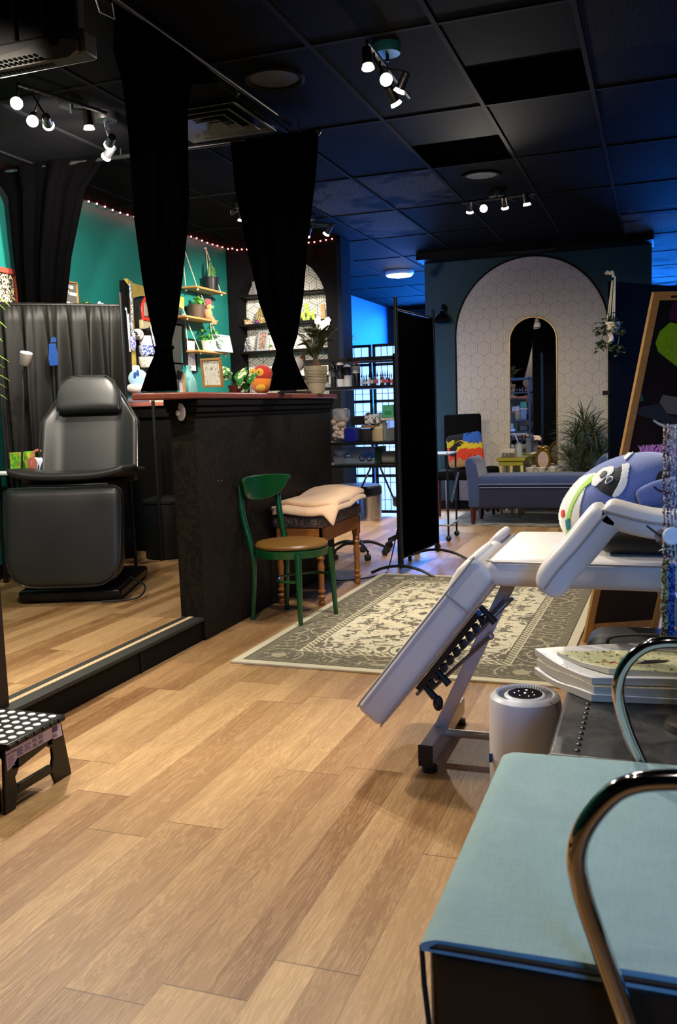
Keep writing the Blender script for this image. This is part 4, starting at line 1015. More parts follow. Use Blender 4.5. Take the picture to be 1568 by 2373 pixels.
for k, (px, pt0, pb, c1, c2, l) in enumerate(((1543, 985, 1300, '5a3a3a', 'd9c7c0', 'rose brown sequin strand hanging leftmost on the twig stand'), (1560, 990, 1310, '8e8aa0', 'e6e2ea', 'silver bead strand hanging right of the brown strand'),
        (1541, 1300, 1475, '6b4a2a', 'b8c090', 'amber and green beaded strand, lower left of the hanging strands'), (1556, 1310, 1470, '16307a', '5b86c8', 'blue crystal beaded strand, lower right of the hanging strands'))):
    m = MB(); P = []; n = int((pb-pt0)/4.2)
    for i in range(n+1):
        q = ay(px+1.2*math.sin(i*.35+k)-(3*i/n if k > 1 else 0), pt0+(pb-pt0)*i/n, Yb-.006)
        for s in ((-1, 0, 1) if k > 1 else (-1, 1)):
            m.ball(q+Vector((s*.0042+random.gauss(0, .0006), random.gauss(0, .001), random.gauss(0, .0008))), .0032 if k < 2 else .0042, 6, 4)
    o = m.build('bead_strand', mat('bead_'+c1, c_bead(c1, c2), .2, .3)); tag(o, l, 'beads')
# ================================================================ STEP STOOL
BP = mat('black_plastic', (.004, .004, .004), .35, spec=.3)
Xs = -1.9; zt = .225
t = thing('step_stool', 'black folding step stool with white grip dots at the left edge', 'step stool', (-2.12, 2.31, 0))
MB().b2((-2.36, 2.165, zt-.022), (-1.885, 2.455, zt)).build('step_top', BP, t, bevel=.005, seg=3)
for k in range(7): MB().b2((-1.889, 2.17+k*.041, zt-.018), (-1.882, 2.205+k*.041, zt-.004)).build('hinge', BP, t, bevel=.002)
D_ = mat('white_grip_dot', 'e4e4e0', .6); proto = None
hx_ = -2.1
for i in range(11):
    for j in range(7):
        x, y = -1.915-.042*i-(.0 if j % 2 == 0 else .0), 2.185+.04*j
        if 4 <= i <= 7 and 2 <= j <= 4: continue
        if proto is None: proto = MB().lathe((0, 0, 0), [(.0135, 0), (.0125, .0015), (.0, .0018)], 18).build('grip_dot', D_, t, local=True); proto.location = (x+2.12, y-2.31, zt)
        else: c = proto.copy(); COL.objects.link(c); c.location = (x+2.12, y-2.31, zt)
MB().rbox((-2.145, 2.305, zt+.0), (.16, .045, .004), .0019, 4).build('handle_slot', mat('slot_black', (.001, .001, .001), .9), t)
# side frames (toward the camera's right and the far side)
def sideframe(X, th):
    o = [(2.155, 0), (2.205, 0), (2.225, .045), (2.385, .045), (2.405, 0), (2.49, 0), (2.455, .2), (2.17, .2)]
    hole = [(2.225, .075), (2.38, .075), (2.40, .10), (2.395, .125), (2.37, .14), (2.24, .12), (2.215, .1)]
    m = MB()
    # plate with a hole: outline strips around the opening
    m.prism([(2.155, 0), (2.205, 0), (2.222, .06), (2.213, .10), (2.235, .125), (2.24, .2), (2.17, .2)], (X, 0, 0), (0, 1, 0), (0, 0, 1), th)
    m.prism([(2.405, 0), (2.492, 0), (2.455, .2), (2.37, .2), (2.375, .14), (2.398, .125), (2.40, .09), (2.385, .05)], (X, 0, 0), (0, 1, 0), (0, 0, 1), th)
    m.prism([(2.21, .042), (2.39, .042), (2.385, .074), (2.225, .074)], (X, 0, 0), (0, 1, 0), (0, 0, 1), th)
    m.prism([(2.2, .128), (2.24, .123), (2.37, .142), (2.40, .135), (2.42, .2), (2.2, .2)], (X, 0, 0), (0, 1, 0), (0, 0, 1), th)
    return m
for X in (-1.915, -2.36): sideframe(X, .012).build('side_leg', BP, t, 30, bevel=.003)
MB().tube(bez([(-1.93, 2.24, .11), (-2.0, 2.28, .15), (-2.1, 2.33, .155), (-2.25, 2.33, .15)]), .0, sq=(.022, .012)).build('folding_brace', BP, t, 40)
MB().b2((-2.34, 2.16, .0), (-1.93, 2.175, .19)).build('end_panel', BP, t, 0, bevel=.004)
LBL = mat('lavender_label', 'd5c6e2', .5)
lbo = MB().prism([(2.178, .134), (2.205, .142), (2.225, .158), (2.25, .158), (2.40, .158), (2.412, .152), (2.455, .150), (2.447, .2), (2.176, .2)], (-1.903, 0, 0), (0, 1, 0), (0, 0, 1), .001).build('warning_label', LBL, t, 0)
INK = mat('label_ink', '6f5a86', .6)
text_mesh('CAUTION', .011, (-1.9015, 2.20, .186), (0, 1, 0), (0, 0, 1), mat('purple_ink', '4a1f7a', .6), lbo, depth=.0003)
m = MB()
for blk in ((2.182, 2.215, .142, .179, 7), (2.226, 2.255, .163, .19, 8), (2.302, 2.326, .163, .176, 4), (2.302, 2.326, .180, .194, 4), (2.332, 2.356, .163, .176, 4), (2.332, 2.356, .180, .194, 4), (2.262, 2.295, .165, .192, 5), (2.40, 2.43, .158, .17, 3)):
    for k in range(blk[4]): z = blk[2]+(blk[3]-blk[2])*k/blk[4]; m.b2((-1.9018, blk[0], z), (-1.9012, blk[1]-.004*(k % 3), z+.0016))
for k in range(12): m.b2((-1.9018, 2.402+k*.0024, .176), (-1.9012, 2.4032+k*.0024+.0006*(k % 2), .195))
m.build('printing', INK, lbo, 0)
# ================================================================ A-FRAME PAINTED BOARD
BL, BR = Vector((-.356, 4.62, 0)), Vector((-.01, 4.80, 0)); TLp = ay(1512, 677, 4.36)
dU = (BR-BL); TL_ = TLp; U_ = dU.normalized(); Lb = dU.length; Vv = (TL_-BL); Hh = Vv.length; Vd = Vv.normalized(); Nn = U_.cross(Vd).normalized()
if Nn.y > 0: Nn = -Nn
t = thing('painted_board', 'tall leaning board with dark painted abstract canvas in a pale wood frame at right', 'painting', tuple(BL))
def bq(u, v, d=0.): return BL+U_*u+Vd*v+Nn*d
def bbox(u0, u1, v0, v1, d0, d1):
    m = MB(); P = [bq(u, v, d) for d in (d0, d1) for v in (v0, v1) for u in (u0, u1)]
    return m.add(P, [(0, 2, 3, 1), (4, 5, 7, 6), (0, 1, 5, 4), (2, 6, 7, 3), (0, 4, 6, 2), (1, 3, 7, 5)])
W_ = Lb
bbox(0, .036, 0, Hh, -.012, .012).build('stile', PINEZ, t, 0, bevel=.002); bbox(W_-.036, W_, 0, Hh, -.012, .012).build('stile', PINEZ, t, 0, bevel=.002)
bbox(.036, W_-.036, Hh-.036, Hh, -.012, .012).build('rail', PINEZ, t, 0); bbox(.036, W_-.036, .06, .1, -.012, .0).build('rail', PINEZ, t, 0)
bbox(.036, W_-.036, .1, Hh-.036, -.008, .0).build('canvas', mat('navy_black_paint', (.004, .005, .012), .35), t, 0)
bbox(.085, .12, Hh-.025, Hh-.015, .012, .0125).build('hanging_slot', RUBBER, t, 0)
def blob(pp, m, name='painted_shape', d=.001):
    P = []
    for px, py in pp:
        r_ = Vector(ray(px, py)); o_ = Vector((0, 0, CH)); tt = (BL-o_).dot(Nn)/r_.dot(Nn); q = o_+r_*tt-BL; g_ = U_.dot(Vd); a_, b_ = q.dot(U_), q.dot(Vd); P.append(((a_-g_*b_)/(1-g_*g_), (b_-g_*a_)/(1-g_*g_)))
    P = [(min(u, W_-.037), v) for u, v in P]
    n = len(P); A = [bq(u, v, .0005) for u, v in P]; B = [bq(u, v, .0005+d) for u, v in P]
    return MB().add(A+B, [tuple(range(n)), tuple(range(2*n-1, n-1, -1))]+[(i, (i+1) % n, n+(i+1) % n, n+i) for i in range(n)]).build(name, m, t, 0)
blob([(1552, 747), (1600, 758), (1640, 800), (1640, 900), (1600, 870), (1568, 850), (1545, 832), (1524, 815), (1518, 795), (1528, 768)], mat('lime_paint', c_cov('84bf0c', '77ae0e', .5), .5))
blob([(1560, 700), (1640, 660), (1640, 720), (1568, 745), (1548, 738)], mat('plum_paint', '3d0f3f', .5))
blob([(1535, 915), (1600, 925), (1600, 965), (1545, 958), (1527, 932)], mat('grey_paint', '6c6d70', .6))
blob([(1472, 945), (1530, 935), (1545, 960), (1640, 985), (1640, 1000), (1560, 985), (1470, 958)], mat('slate_paint', '23323f', .6))
blob([(1480, 900), (1489, 918), (1489, 931), (1474, 928)], mat('sea_green_paint', '2c6e5c', .5))
for v in (.62, .66): q = ay(1450, 1012 if v < .65 else 1027, 4.5); o_ = BL+U_*.033+Vd*(Hh*.545 if v < .65 else Hh*.53); MB().ball(o_+Nn*.012, .005, 8, 6).build('screw', STEEL, t)
bk = BL+Vector((-.05, .45, 0))
MB().tube([bq(W_-.02, Hh*.9, -.02), BR+Vector((.12, .5, .0))], .0, sq=(.016, .01)).build('rear_leg', PINEZ, t, 0)
# ================================================================ DARK FOLDING DIVIDER at right
P0 = ay(1411, 652, 9.0); P1 = az(1575, 665, P0.z)
t = thing('room_divider', 'tall black folding divider standing right of the arched wallpaper', 'room divider', (P0.x, P0.y, 0))
dd = (P1-P0); dd.z = 0; Ld = dd.length; du = dd.normalized(); dn = Vector((-du.y, du.x, 0))
for k in range(2):
    a_ = P0+du*(Ld*k*.62); a_.z = 0; b_ = P0+du*(Ld*(k+1)*.62-.02); b_.z = 0; H = P0.z
    def pan(u0, u1, z0, z1, th, a_=a_, b_=b_):
        A, B = a_.lerp(b_, u0), a_.lerp(b_, u1); P = []
        for s_ in (-1, 1):
            for z in (z0, z1):
                for q_ in (A, B): P.append(q_+dn*s_*th+Vector((0, 0, z)))
        return MB().add(P, [(0, 2, 3, 1), (4, 5, 7, 6), (0, 1, 5, 4), (2, 6, 7, 3), (0, 4, 6, 2), (1, 3, 7, 5)])
    pan(0, 1, .05, H, .014).build('panel', mat('black_divider_panel', (.003, .003, .004), .9, spec=.08), t, 0, bevel=.004)
    pan(0, 1, H-.16, H, .02).build('top_rail', mat('black_divider_panel', (.003, .003, .004), .9, spec=.08), t, 0, bevel=.004)
    for u in (0.03, .97): pan(u-.02, u+.02, 0, .05, .016).build('foot', BLK, t, 0)
q = ay(1401, 911, 9.0); MB().b2((q.x-.02, 8.97, q.z-.02), (P0.x+.01, 9.0, q.z+.022)).build('latch', BLK, t, 0)
# macrame hanger
Ym = 8.93
q = ay(1412, 634, Ym)
t = thing('plant_hanger', 'white macrame hanger with trailing plant on the edge of the black divider', 'hanging plant', tuple(ay(1412, 800, Ym)))
CORD = mat('white_cord', 'e4ddd0', .9)
MB().tube(bez([ay(1403, 636, Ym), ay(1407, 630, Ym), ay(1413, 634, Ym), ay(1418, 630, Ym), ay(1421, 642, Ym)]), .013, 8).build('hook', CORD, t)
for a_, b_ in (((1418, 650), (1407, 740)), ((1419, 650), (1412, 740)), ((1424, 640), (1418, 738)), ((1425, 640), (1423, 738))): MB().tube([ay(*a_, Ym), ay(*b_, Ym)], .006, 6).build('cord', CORD, t)
q = ay(1416, 757, Ym); pot = MB().lathe(q+Vector((0, 0, -.06)), [(.0, 0), (.04, .0), (.075, .05), (.08, .1), (.07, .1), (.0, .09)], 20).build('pot', mat('cream_macrame', 'cfc6b4', .9, bump=(80, .6)), t)
MB().tube(bez([ay(1410, 772, Ym-.03), ay(1416, 785, Ym-.03), ay(1411, 795, Ym-.03)]), [.03-.0008*i for i in range(17)], 8).build('tassel', mat('pinkish_tassel', 'cfc1b8', .9, bump=(80, .6)), t)
m = MB(); random.seed(3)
def cluster(m, c, n, sp, L, W):
    for i in range(n):
        a_ = random.random()*2*PI; b = Vector(c)+Vector((random.gauss(0, sp), random.gauss(0, sp*.5), random.gauss(0, sp))); m.leaf(b, (math.cos(a_), math.sin(a_), random.uniform(-.2, .5)), (0, 0, 1), L*random.uniform(.7, 1.2), W, .8, 4)
for c, n, sp in (((1412, 748), 40, .045), ((1395, 765), 22, .03), ((1397, 800), 26, .03), ((1429, 805), 20, .03), ((1437, 765), 12, .025)): cluster(m, ay(*c, Ym-.06), n, sp, .06, .04)
m.build('foliage', mat('olive_leaf', '3c4a22', .6, vary=.4), t, solid=.001)
for P in (((1430, 750), (1434, 780), (1430, 800)), ((1398, 770), (1394, 790), (1398, 815))): MB().tube(bez([ay(x, y, Ym-.05) for x, y in P]), .004, 5).build('vine', DGREEN, t)
# ================================================================ SUPPLY RACK behind the counter
YR0, YR1, XR0, XR1 = 6.55, 6.85, -2.78, -1.86
t = thing('supply_rack', 'black metal supply rack stacked with bottles and boxes behind the counter', 'shelf', (-2.3, 6.7, 0))
for x in (XR0, XR1):
    for y in (YR0, YR1): MB().b2((x-.012, y-.012, 0), (x+.012, y+.012, 1.62)).build('post', BLKM, t, 0)
for z in (1.39, .965, .79): MB().b2((XR0, YR0-.01, z-.022), (XR1, YR1+.01, z)).build('shelf', BLKM, t, 0, bevel=.002)
MB().b2((XR0, YR0-.012, 1.575), (XR1, YR0+.005, 1.605)).build('rail', BLKM, t, 0); MB().b2((XR0, YR1-.005, 1.575), (XR1, YR1+.012, 1.605)).build('rail', BLKM, t, 0)
for a_, b_ in ((-2.15, -2.4), (-2.1, -1.9)): MB().tube([(a_, YR1, .78), (b_, YR1, .3)], .008, 6).build('brace', STEEL, t)
BD = mat('black_bottle', (.012, .011, .012), .25); BWT = mat('white_bottle', 'e2ddda', .35); CLR = mat('clear_plastic', 'c9cfd4', .2, alpha=.55)
LW = mat('white_label', 'e6e2de', .5); CB = mat('blue_cap', '1c2f6f', .35); CR_ = mat('red_cap', 'a01820', .35); PK = mat('pink_label', 'd9708c', .5)
def bottle(px0, px1, top, body, cap, label, lcol=None, lz=(.25, .7), base=None, dropper=False, z0=1.391, Y=6.7, group=None, capm=None, name='bottle'):
    a, b = ay(px0, 893, Y), ay(px1, 893, Y); w = (b.x-a.x)/2; x = (a.x+b.x)/2; h = ay((px0+px1)/2, top, Y).z-z0
    t = thing(name, label, 'bottle', (x, Y, z0), group=group)
    if dropper: pr_ = [(.0, 0), (w, .002), (w, h*.48), (w*.5, h*.56), (w*.5, h*.6)]; cp = [(.0, h*.58), (w*.55, h*.58), (w*.5, h*.75), (w*.28, h*.8), (w*.12, h), (.0, h)]
    else: pr_ = [(.0, 0), (w, .003), (w, h*.76), (w*.85, h*.82), (w*.35, h*.87), (w*.35, h*.9)]; cp = [(.0, h*.85), (w*.42, h*.86), (w*.42, h*.95), (w*.15, h*.97), (w*.12, h), (.0, h)]
    MB().lathe((x, Y, z0), pr_, 18).build('body', body, t); MB().lathe((x, Y, z0), cp, 14).build('cap', cap, t)
    if lcol: MB().lathe((x, Y, z0), [(w*1.02, h*lz[0]*.8), (w*1.02, h*lz[1]*.8)], 18, cap=False).build('label', lcol, t)
    return t
bottle(762, 768, 853, CLR, BLK, 'narrow clear bottle at the left end of the bottle shelf', LW)
bottle(767, 780, 836, BD, BLK, 'black bottle with dark label, first tall bottle on the rack', mat('grey_label', '4a4548', .5), (.5, .85))
bottle(781, 797, 830, BWT, BLK, 'tall white bottle with large black label and black cap', mat('black_label', '1a181c', .5), (.35, .95))
bottle(798, 814, 836, BWT, CB, 'white bottle with blue cap and dark upper label', mat('black_label', '1a181c', .5), (.55, .95))
bottle(818, 835, 836, BD, CR_, 'black bottle with red cap and white label', LW, (.65, .98))
for k, (x0, x1, top, lc, cap) in enumerate(((836, 841, 862, LW, 'white labelled'), (841, 846, 868, LW, 'white labelled'), (846.5, 852, 866, LW, 'white labelled'), (853, 859, 860, LW, 'pale labelled'), (859, 865, 862, LW, 'pale labelled'), (866, 871, 855, PK, 'pink labelled'), (871.5, 877, 858, PK, 'pink labelled'),
        (880, 885, 860, LW, 'white labelled'), (885, 890, 857, PK, 'pink labelled'), (890, 895, 858, PK, 'pink labelled'), (895, 900, 857, PK, 'pink labelled'), (900, 904, 860, CR_, 'red labelled'), (904, 909, 862, PK, 'pink labelled'), (909, 914, 866, LW, 'white labelled'))):
    bottle(x0, x1, top, BD if k % 3 else CLR, BLK, 'small dropper bottle with black nozzle in the row right of the red capped bottle', lc, (.2, .5), dropper=True, group='small dropper bottles on the rack', Y=6.66+.05*(k % 2))
# middle shelf z .965
Z1 = .966; YS = 6.66
def bx(name, label, cat, px0, px1, pt, m, z0=Z1, Y=YS, dep=.16, rz=0., bev=.004, group=None):
    a, b = ay(px0, 1000, Y), ay(px1, 1000, Y); h = ay((px0+px1)/2, pt, Y).z
    o = MB().box(((a.x+b.x)/2, Y+dep/2, (z0+h)/2), (b.x-a.x, dep, h-z0), rz).build(name, m, bevel=bev); tag(o, label, cat, group); return o
q = ay(782, 1025, YS)
t = thing('cotton_bag', 'clear plastic sack of cotton balls at the left of the middle rack shelf', 'bag', (q.x, YS+.06, Z1))
m = MB(); random.seed(5)
for i in range(46): m.ball((q.x+random.uniform(-.04, .04), YS+.07+random.uniform(-.05, .05), Z1+.016+.0042*i), .022, 8, 6)
m.build('cotton_balls', mat('cotton', 'e6cdb6', .95), t)['kind'] = 'stuff'
def wr(o): o.x *= 1+.3*math.sin(o.z*30+o.y*20)*.2+max(0, o.z-.07)*2.2; return o
MB().rbox((q.x+.01, YS+.07, Z1+.21), (.12, .12, .1), .03, 8, 0, None, wr).build('plastic_top', mat('crinkled_film', 'b9bcc0', .25, alpha=.45), t, 60)
bx('box', 'royal blue box on the middle rack shelf', 'box', 797, 823, 992, mat('royal_blue', '14208c', .4))
o = bx('box', 'dark box with red and white panels beside the blue box', 'box', 830, 858, 994, mat('box_black', (.01, .008, .01), .4))
t = thing('basket', 'round tan wood-look tub on the middle rack shelf', 'basket', tuple(ay(878, 1025, YS+.08)))
a, b = ay(861, 1000, YS+.08), ay(897, 1000, YS+.08); rr = (b.x-a.x)/2; xx_ = (a.x+b.x)/2
MB().lathe((xx_, YS+.08, Z1), [(.0, 0), (rr*.96, 0), (rr, .01), (rr, .135), (rr*.9, .14), (rr*.9, .05), (.0, .05)], 30).build('body', mat('wavy_wood', woodcol('b59a6c', 'dcc598', 8., 8.), .6), t)
MB().lathe((xx_, YS+.08, Z1+.095), [(rr*1.01, 0), (rr*1.01, .02)], 30, cap=False).build('band', mat('pale_band', 'd9cdb0', .6), t)
q = ay(882, 980, YS+.08); o = MB().ball((q.x, YS+.08, Z1+.17), .05).build('soap_ball', mat('blue_marbled', c_cov('7fc0e0', '1c4fa0', .55), .4)); tag(o, 'blue and white ball sitting in the round tan tub', 'ball')
bx('tray', 'brown cardboard tray under the black glove boxes', 'tray', 836, 866, 985, mat('cardboard', '9a6f48', .8), z0=ay(850, 992, YS).z)
bx('glove_box', 'black glove box lying on the stack at the centre of the middle shelf', 'box', 814, 846, 964, mat('box_black', (.01, .008, .01), .4), z0=ay(830, 985, YS).z)
bx('glove_box', 'white and black glove box overlapping the black one', 'box', 845, 879, 960, mat('glove_box_print', c_cov('dcdad6', '1a1a1c', .56), .5), z0=ay(850, 982, YS).z, Y=YS-.02)
q = ay(855, 962, YS); o = MB().tube(bez([(q.x-.05, YS+.05, q.z-.01), (q.x-.02, YS+.04, q.z+.012), (q.x+.01, YS+.05, q.z-.0), (q.x+.015, YS+.05, q.z+.06)]), [.012-.0003*i for i in range(25)], 8).build('rubber_glove', RUBBER); tag(o, 'black rubber glove pulled out of the glove boxes', 'glove')
t = thing('organizer_box', 'mint green lidded box atop a clear bin, beside the wheeled screen', 'box', tuple(ay(903, 995, YS+.05)))
a, b = ay(889, 950, YS+.05), ay(917, 950, YS+.05); zc0, zc1, zc2 = ay(900, 1000, YS).z, ay(900, 968, YS).z, ay(900, 938, YS).z
MB().b2((a.x, YS, Z1), (b.x, YS+.16, zc1-.004)).build('clear_bin', mat('clear_bin_plastic', '8f979c', .2, alpha=.5), t, bevel=.005)
MB().b2((a.x-.01, YS-.01, zc1-.02), (b.x+.01, YS+.17, zc1)).build('bin_lid', mat('cream_lid', 'd9cdbd', .5), t, bevel=.004)
MB().b2((a.x, YS, zc1), (b.x, YS+.15, zc2)).build('green_box', mat('mint_green', '4fae88', .5), t, bevel=.006)
MB().b2((a.x+.02, YS-.002, zc1+.02), (b.x-.02, YS, zc1+.05)).build('handle', mat('mid_green', '2a8f4a', .5), t, 0)
q = ay(906, 1015, YS); o = MB().rbox((q.x, YS+.08, Z1+.05), (.11, .12, .1), .04, 6).build('bag', mat('dark_crumpled', (.01, .008, .008), .3, bump=(60, .8))); tag(o, 'dark crumpled bag at the right of the middle shelf', 'bag')
# lower shelf z .79
Z2 = .7905
bx('storage_box', 'clear plastic box holding tissue at the left of the lower shelf', 'box', 770, 794, 1058, mat('clear_bin_plastic', '8f979c', .2, alpha=.5), z0=Z2)
q = ay(782, 1050, YS); o = MB().rbox((q.x, YS+.07, ay(782, 1050, YS).z), (.09, .08, .06), .025, 6, 0, None, lambda o: Vector((o.x*(1+.3*math.sin(o.z*60)), o.y, o.z))).build('tissue', mat('white_tissue', 'c9c4ba', .9)); tag(o, 'crumpled white tissue in the clear box on the lower shelf', 'tissue')
def c_bag():
    co, x, y, z = coord(); n = noise(co, 9., 2, .5, out=1); return mix(noise(co, 14., 2) > .55, n, lin('5b9be0'))
q0 = bx('cosmetic_bag', 'colourful blue and red patterned bag lying on the lower shelf', 'bag', 806, 866, 1036, mat('colour_splash', c_bag, .4), z0=Z2+.03, Y=YS+.08, dep=.1, bev=.015)
bx('laptop', 'silver grey flat case on the lower shelf with glasses on it', 'case', 795, 865, 1062, mat('silver_case', '8e98a4', .3, .4), z0=Z2, dep=.2)
q = ay(847, 1060, YS-.01); t = thing('glasses', 'black rimmed glasses on the silver case', 'glasses', tuple(q))
for s in (-1, 1): MB().torus((q.x+s*.03, q.y, q.z), .022, .003, (0, 1, 0), 20, 6).build('rim', BLK, t)
MB().tube([(q.x-.01, q.y, q.z+.01), (q.x, q.y, q.z+.014), (q.x+.01, q.y, q.z+.01)], .002, 5).build('bridge', BLK, t)
bx('cloth_stack', 'grey folded cloth at the right of the lower shelf', 'cloth', 879, 918, 1047, mat('grey_cloth', '77736a', .9), z0=Z2, bev=.02)
bx('box', 'dark green box behind the grey folded cloth', 'box', 868, 880, 1035, mat('forest_green', '1c4f24', .6), z0=Z2, Y=YS+.05)
# ================================================================ SHOJI SCREENS
PAPER = mat('rice_paper', 'c6d8f0', .9)
nt = PAPER.node_tree; bs = nt.nodes['Principled BSDF']; tr = nt.nodes.new('ShaderNodeBsdfTranslucent'); tr.inputs[0].default_value = (.75, .85, .95, 1); mx = nt.nodes.new('ShaderNodeMixShader'); mx.inputs[0].default_value = .75
nt.links.new(bs.outputs[0], mx.inputs[1]); nt.links.new(tr.outputs[0], mx.inputs[2]); nt.links.new(mx.outputs[0], nt.nodes['Material Output'].inputs[0])
Yj = 9.75
xs = [-4.35, -3.93, -3.45, ay(862, 800, Yj).x, ay(915, 800, Yj).x+.10]
xs = [-4.4, ay(788, 900, Yj).x-.12-.0, ay(864, 900, Yj).x, ay(864, 900, Yj).x+.42]
t = thing('shoji_screen', 'black framed folding shoji screen with white paper panes glowing with daylight', 'folding screen', (-3.2, Yj, 0))
Zt = ay(830, 800, Yj).z
for k in range(3):
    a_, b_ = xs[k]+.008, xs[k+1]-.008; ys = Yj+(.0 if k != 1 else .0)
    fr = MB(); 
    for x in (a_, b_-.03): fr.b2((x, ys-.012, .03), (x+.03, ys+.012, Zt))
    for z in (.03, .44, .86, 1.28, Zt-.24, Zt-.03): fr.b2((a_, ys-.012, z), (b_, ys+.012, z+.03))
    fo = fr.build('panel_frame', BLK, t, 0)
    MB().b2((a_+.02, ys+.004, .04), (b_-.02, ys+.006, Zt-.02)).build('paper', PAPER, fo, 0)
    lt = MB(); n = 5
    for i in range(1, n): x = a_+.03+(b_-a_-.06)*i/n; lt.b2((x-.003, ys-.006, .05), (x+.003, ys+.003, Zt-.03))
    for z in np.arange(.18, Zt-.1, .20): lt.b2((a_+.03, ys-.006, z-.003), (b_-.03, ys+.003, z+.003))
    lt.build('lattice', mat('grey_lattice', (.05, .05, .06), .6), fo, 0)
lamp('AREA', 'daylight_behind_screen', (-3.1, 10.25, 1.05), 42, (.6, .76, 1.), (-3.1, 9.6, 1.05), shape='RECTANGLE', size=2., size_y=2.)
# plant on top of screen
q = ay(806, 792, Yj-.02); t = thing('air_plant', 'small pale plant in a white holder on top of the shoji screen', 'plant', tuple(q))
MB().lathe((q.x, Yj, Zt), [(.0, 0), (.03, 0), (.05, .05), (.045, .055), (.0, .05)], 16).build('pot', mat('pale_pot', '9fb0a8', .5), t)
m = MB()
for i in range(26): a_ = random.random()*2*PI; m.leaf((q.x, Yj, Zt+.05), (math.cos(a_), math.sin(a_)*.6, random.uniform(.3, 1.6)), (0, 0, 1), random.uniform(.07, .14), .014, .6, 4)
m.build('foliage', mat('pale_leaf2', '6a7f5a', .6), t, solid=.001)
# ================================================================ WHEELED BLACK SCREEN
pa, pb = Vector((-1.745, 6.2, 0)), Vector((-1.66, 6.97, 0))
t = thing('rolling_screen', 'tall black fabric screen on curved metal feet right of the supply rack', 'privacy screen', (-1.7, 6.58, 0))
for p, zt_ in ((pa, 1.985), (pb, 1.965)):
    MB().cyl((p.x, p.y, .06), (p.x, p.y, zt_), .014).build('pole', BLKM, t)
    d = Vector((1, -.18, 0)).normalized()
    MB().tube(bez([p-d*.25+Vector((0, 0, .012)), p-d*.14+Vector((0, 0, .055)), p+Vector((0, 0, .075)), p+d*.14+Vector((0, 0, .055)), p+d*.25+Vector((0, 0, .012))]), .011, 8).build('foot', BLKM, t)
V_, F_ = [], []; nx = 60; nz_ = 6
for i in range(nx+1):
    u = i/nx; p = pa.lerp(pb, u)
    for j in range(nz_+1):
        v = j/nz_; z = 1.90+.0*u-(1.90-.13)*v-.02*math.sin(PI*u)*(1-v); f = .008*math.sin(u*60)*(.3+v)
        V_.append((p.x+f, p.y, z))
for i in range(nx):
    for j in range(nz_): k = i*(nz_+1)+j; F_.append((k, k+1, k+nz_+2, k+nz_+1))
MB().add(V_, F_).build('fabric_panel', CLOTH, t, 80, solid=.004)
MB().cyl((pa.x, pa.y, 1.905), (pb.x, pb.y, 1.90), .007).build('top_rail', BLKM, t); MB().cyl((pa.x, pa.y, .13), (pb.x, pb.y, .13), .007).build('bottom_rail', BLKM, t)
# ================================================================ ROLLING STOOLS
def stool(c, label, zs, r, rz=0.):
    t = thing('rolling_stool', label, 'stool', (c[0], c[1], 0), rz)
    MB().lathe((0, 0, zs-.085), [(.0, 0), (r*.96, 0), (r, .012), (r, .065), (r*.95, .08), (.0, .088)], 40).build('seat', VIN, t, local=True)
    MB().lathe((0, 0, zs-.1), [(r*.6, 0), (r*.6, .014), (.0, .014)], 24).build('seat_plate', CHROME, t, local=True)
    MB().lathe((0, 0, .1), [(.028, 0), (.028, .22), (.016, .225), (.016, zs-.2)], 18).build('gas_lift', BLKM, t, local=True)
    for k in range(5):
        a_ = 2*PI*k/5; d = Vector((math.cos(a_), math.sin(a_), 0))
        MB().tube(bez([Vector((0, 0, .115)), d*.12+Vector((0, 0, .12)), d*.24+Vector((0, 0, .075))]), [.017-.0004*i for i in range(17)], 10).build('base_arm', BLKM, t, local=True)
        cs = MB().cyl(d*.24+Vector((0, 0, .075)), d*.24+Vector((0, 0, .045)), .008).build('caster', RUBBER, t, local=True)
        s = Vector((-d.y, d.x, 0)); MB().cyl(d*.235+Vector((0, 0, .026))-s*.02, d*.235+Vector((0, 0, .026))+s*.02, .0255, n=18).build('wheel', RUBBER, cs, local=True)
    return t
stool(tuple(az(826, 1290, 0))[:2], 'black rolling stool with wide round seat in front of the supply rack', .60, .225, .4)
stool((-2.0, 7.38), 'small black rolling stool half hidden by the tall black screen', .47, .14, .2)
o = MB().tube(bez([(-2.25, 5.97, .012), (-2.1, 5.93, .008), (-1.9, 6.2, .008), (-1.93, 6.5, .02), (-1.87, 6.55, .3)]), .005, 6).build('power_cord', RUBBER); tag(o, 'black power cord looping over the floor beside the rolling stool', 'cord')
q = az(858, 1205, 0); o = MB().lathe((q.x, q.y, 0), [(.0, 0), (.12, 0), (.14, .3), (.13, .3), (.11, .02), (.0, .02)], 30).build('waste_basket', STEEL); tag(o, 'brushed metal waste basket under the supply rack', 'bin')
# tray cart behind the rolling screen, right side
t = thing('tray_cart', 'slim dark metal cart just visible right of the tall black screen', 'cart', (-1.86, 8.1, 0))
for x in (-1.98, -1.78):
    for y in (7.9, 8.25): MB().cyl((x, y, .05), (x, y, .80), .009).build('post', BLKM, t); MB().ball((x, y, .026), .026).build('wheel', RUBBER, t)
for z in (.14, .78): MB().b2((-2.0, 7.88, z), (-1.76, 8.27, z+.014)).build('tray', mat('pale_tray', '8f979a', .4), t, bevel=.004)
MB().tube([(-1.76, 7.95, .35), (-1.69, 7.95, .62)], .008, 6).build('lever', STEEL, t)
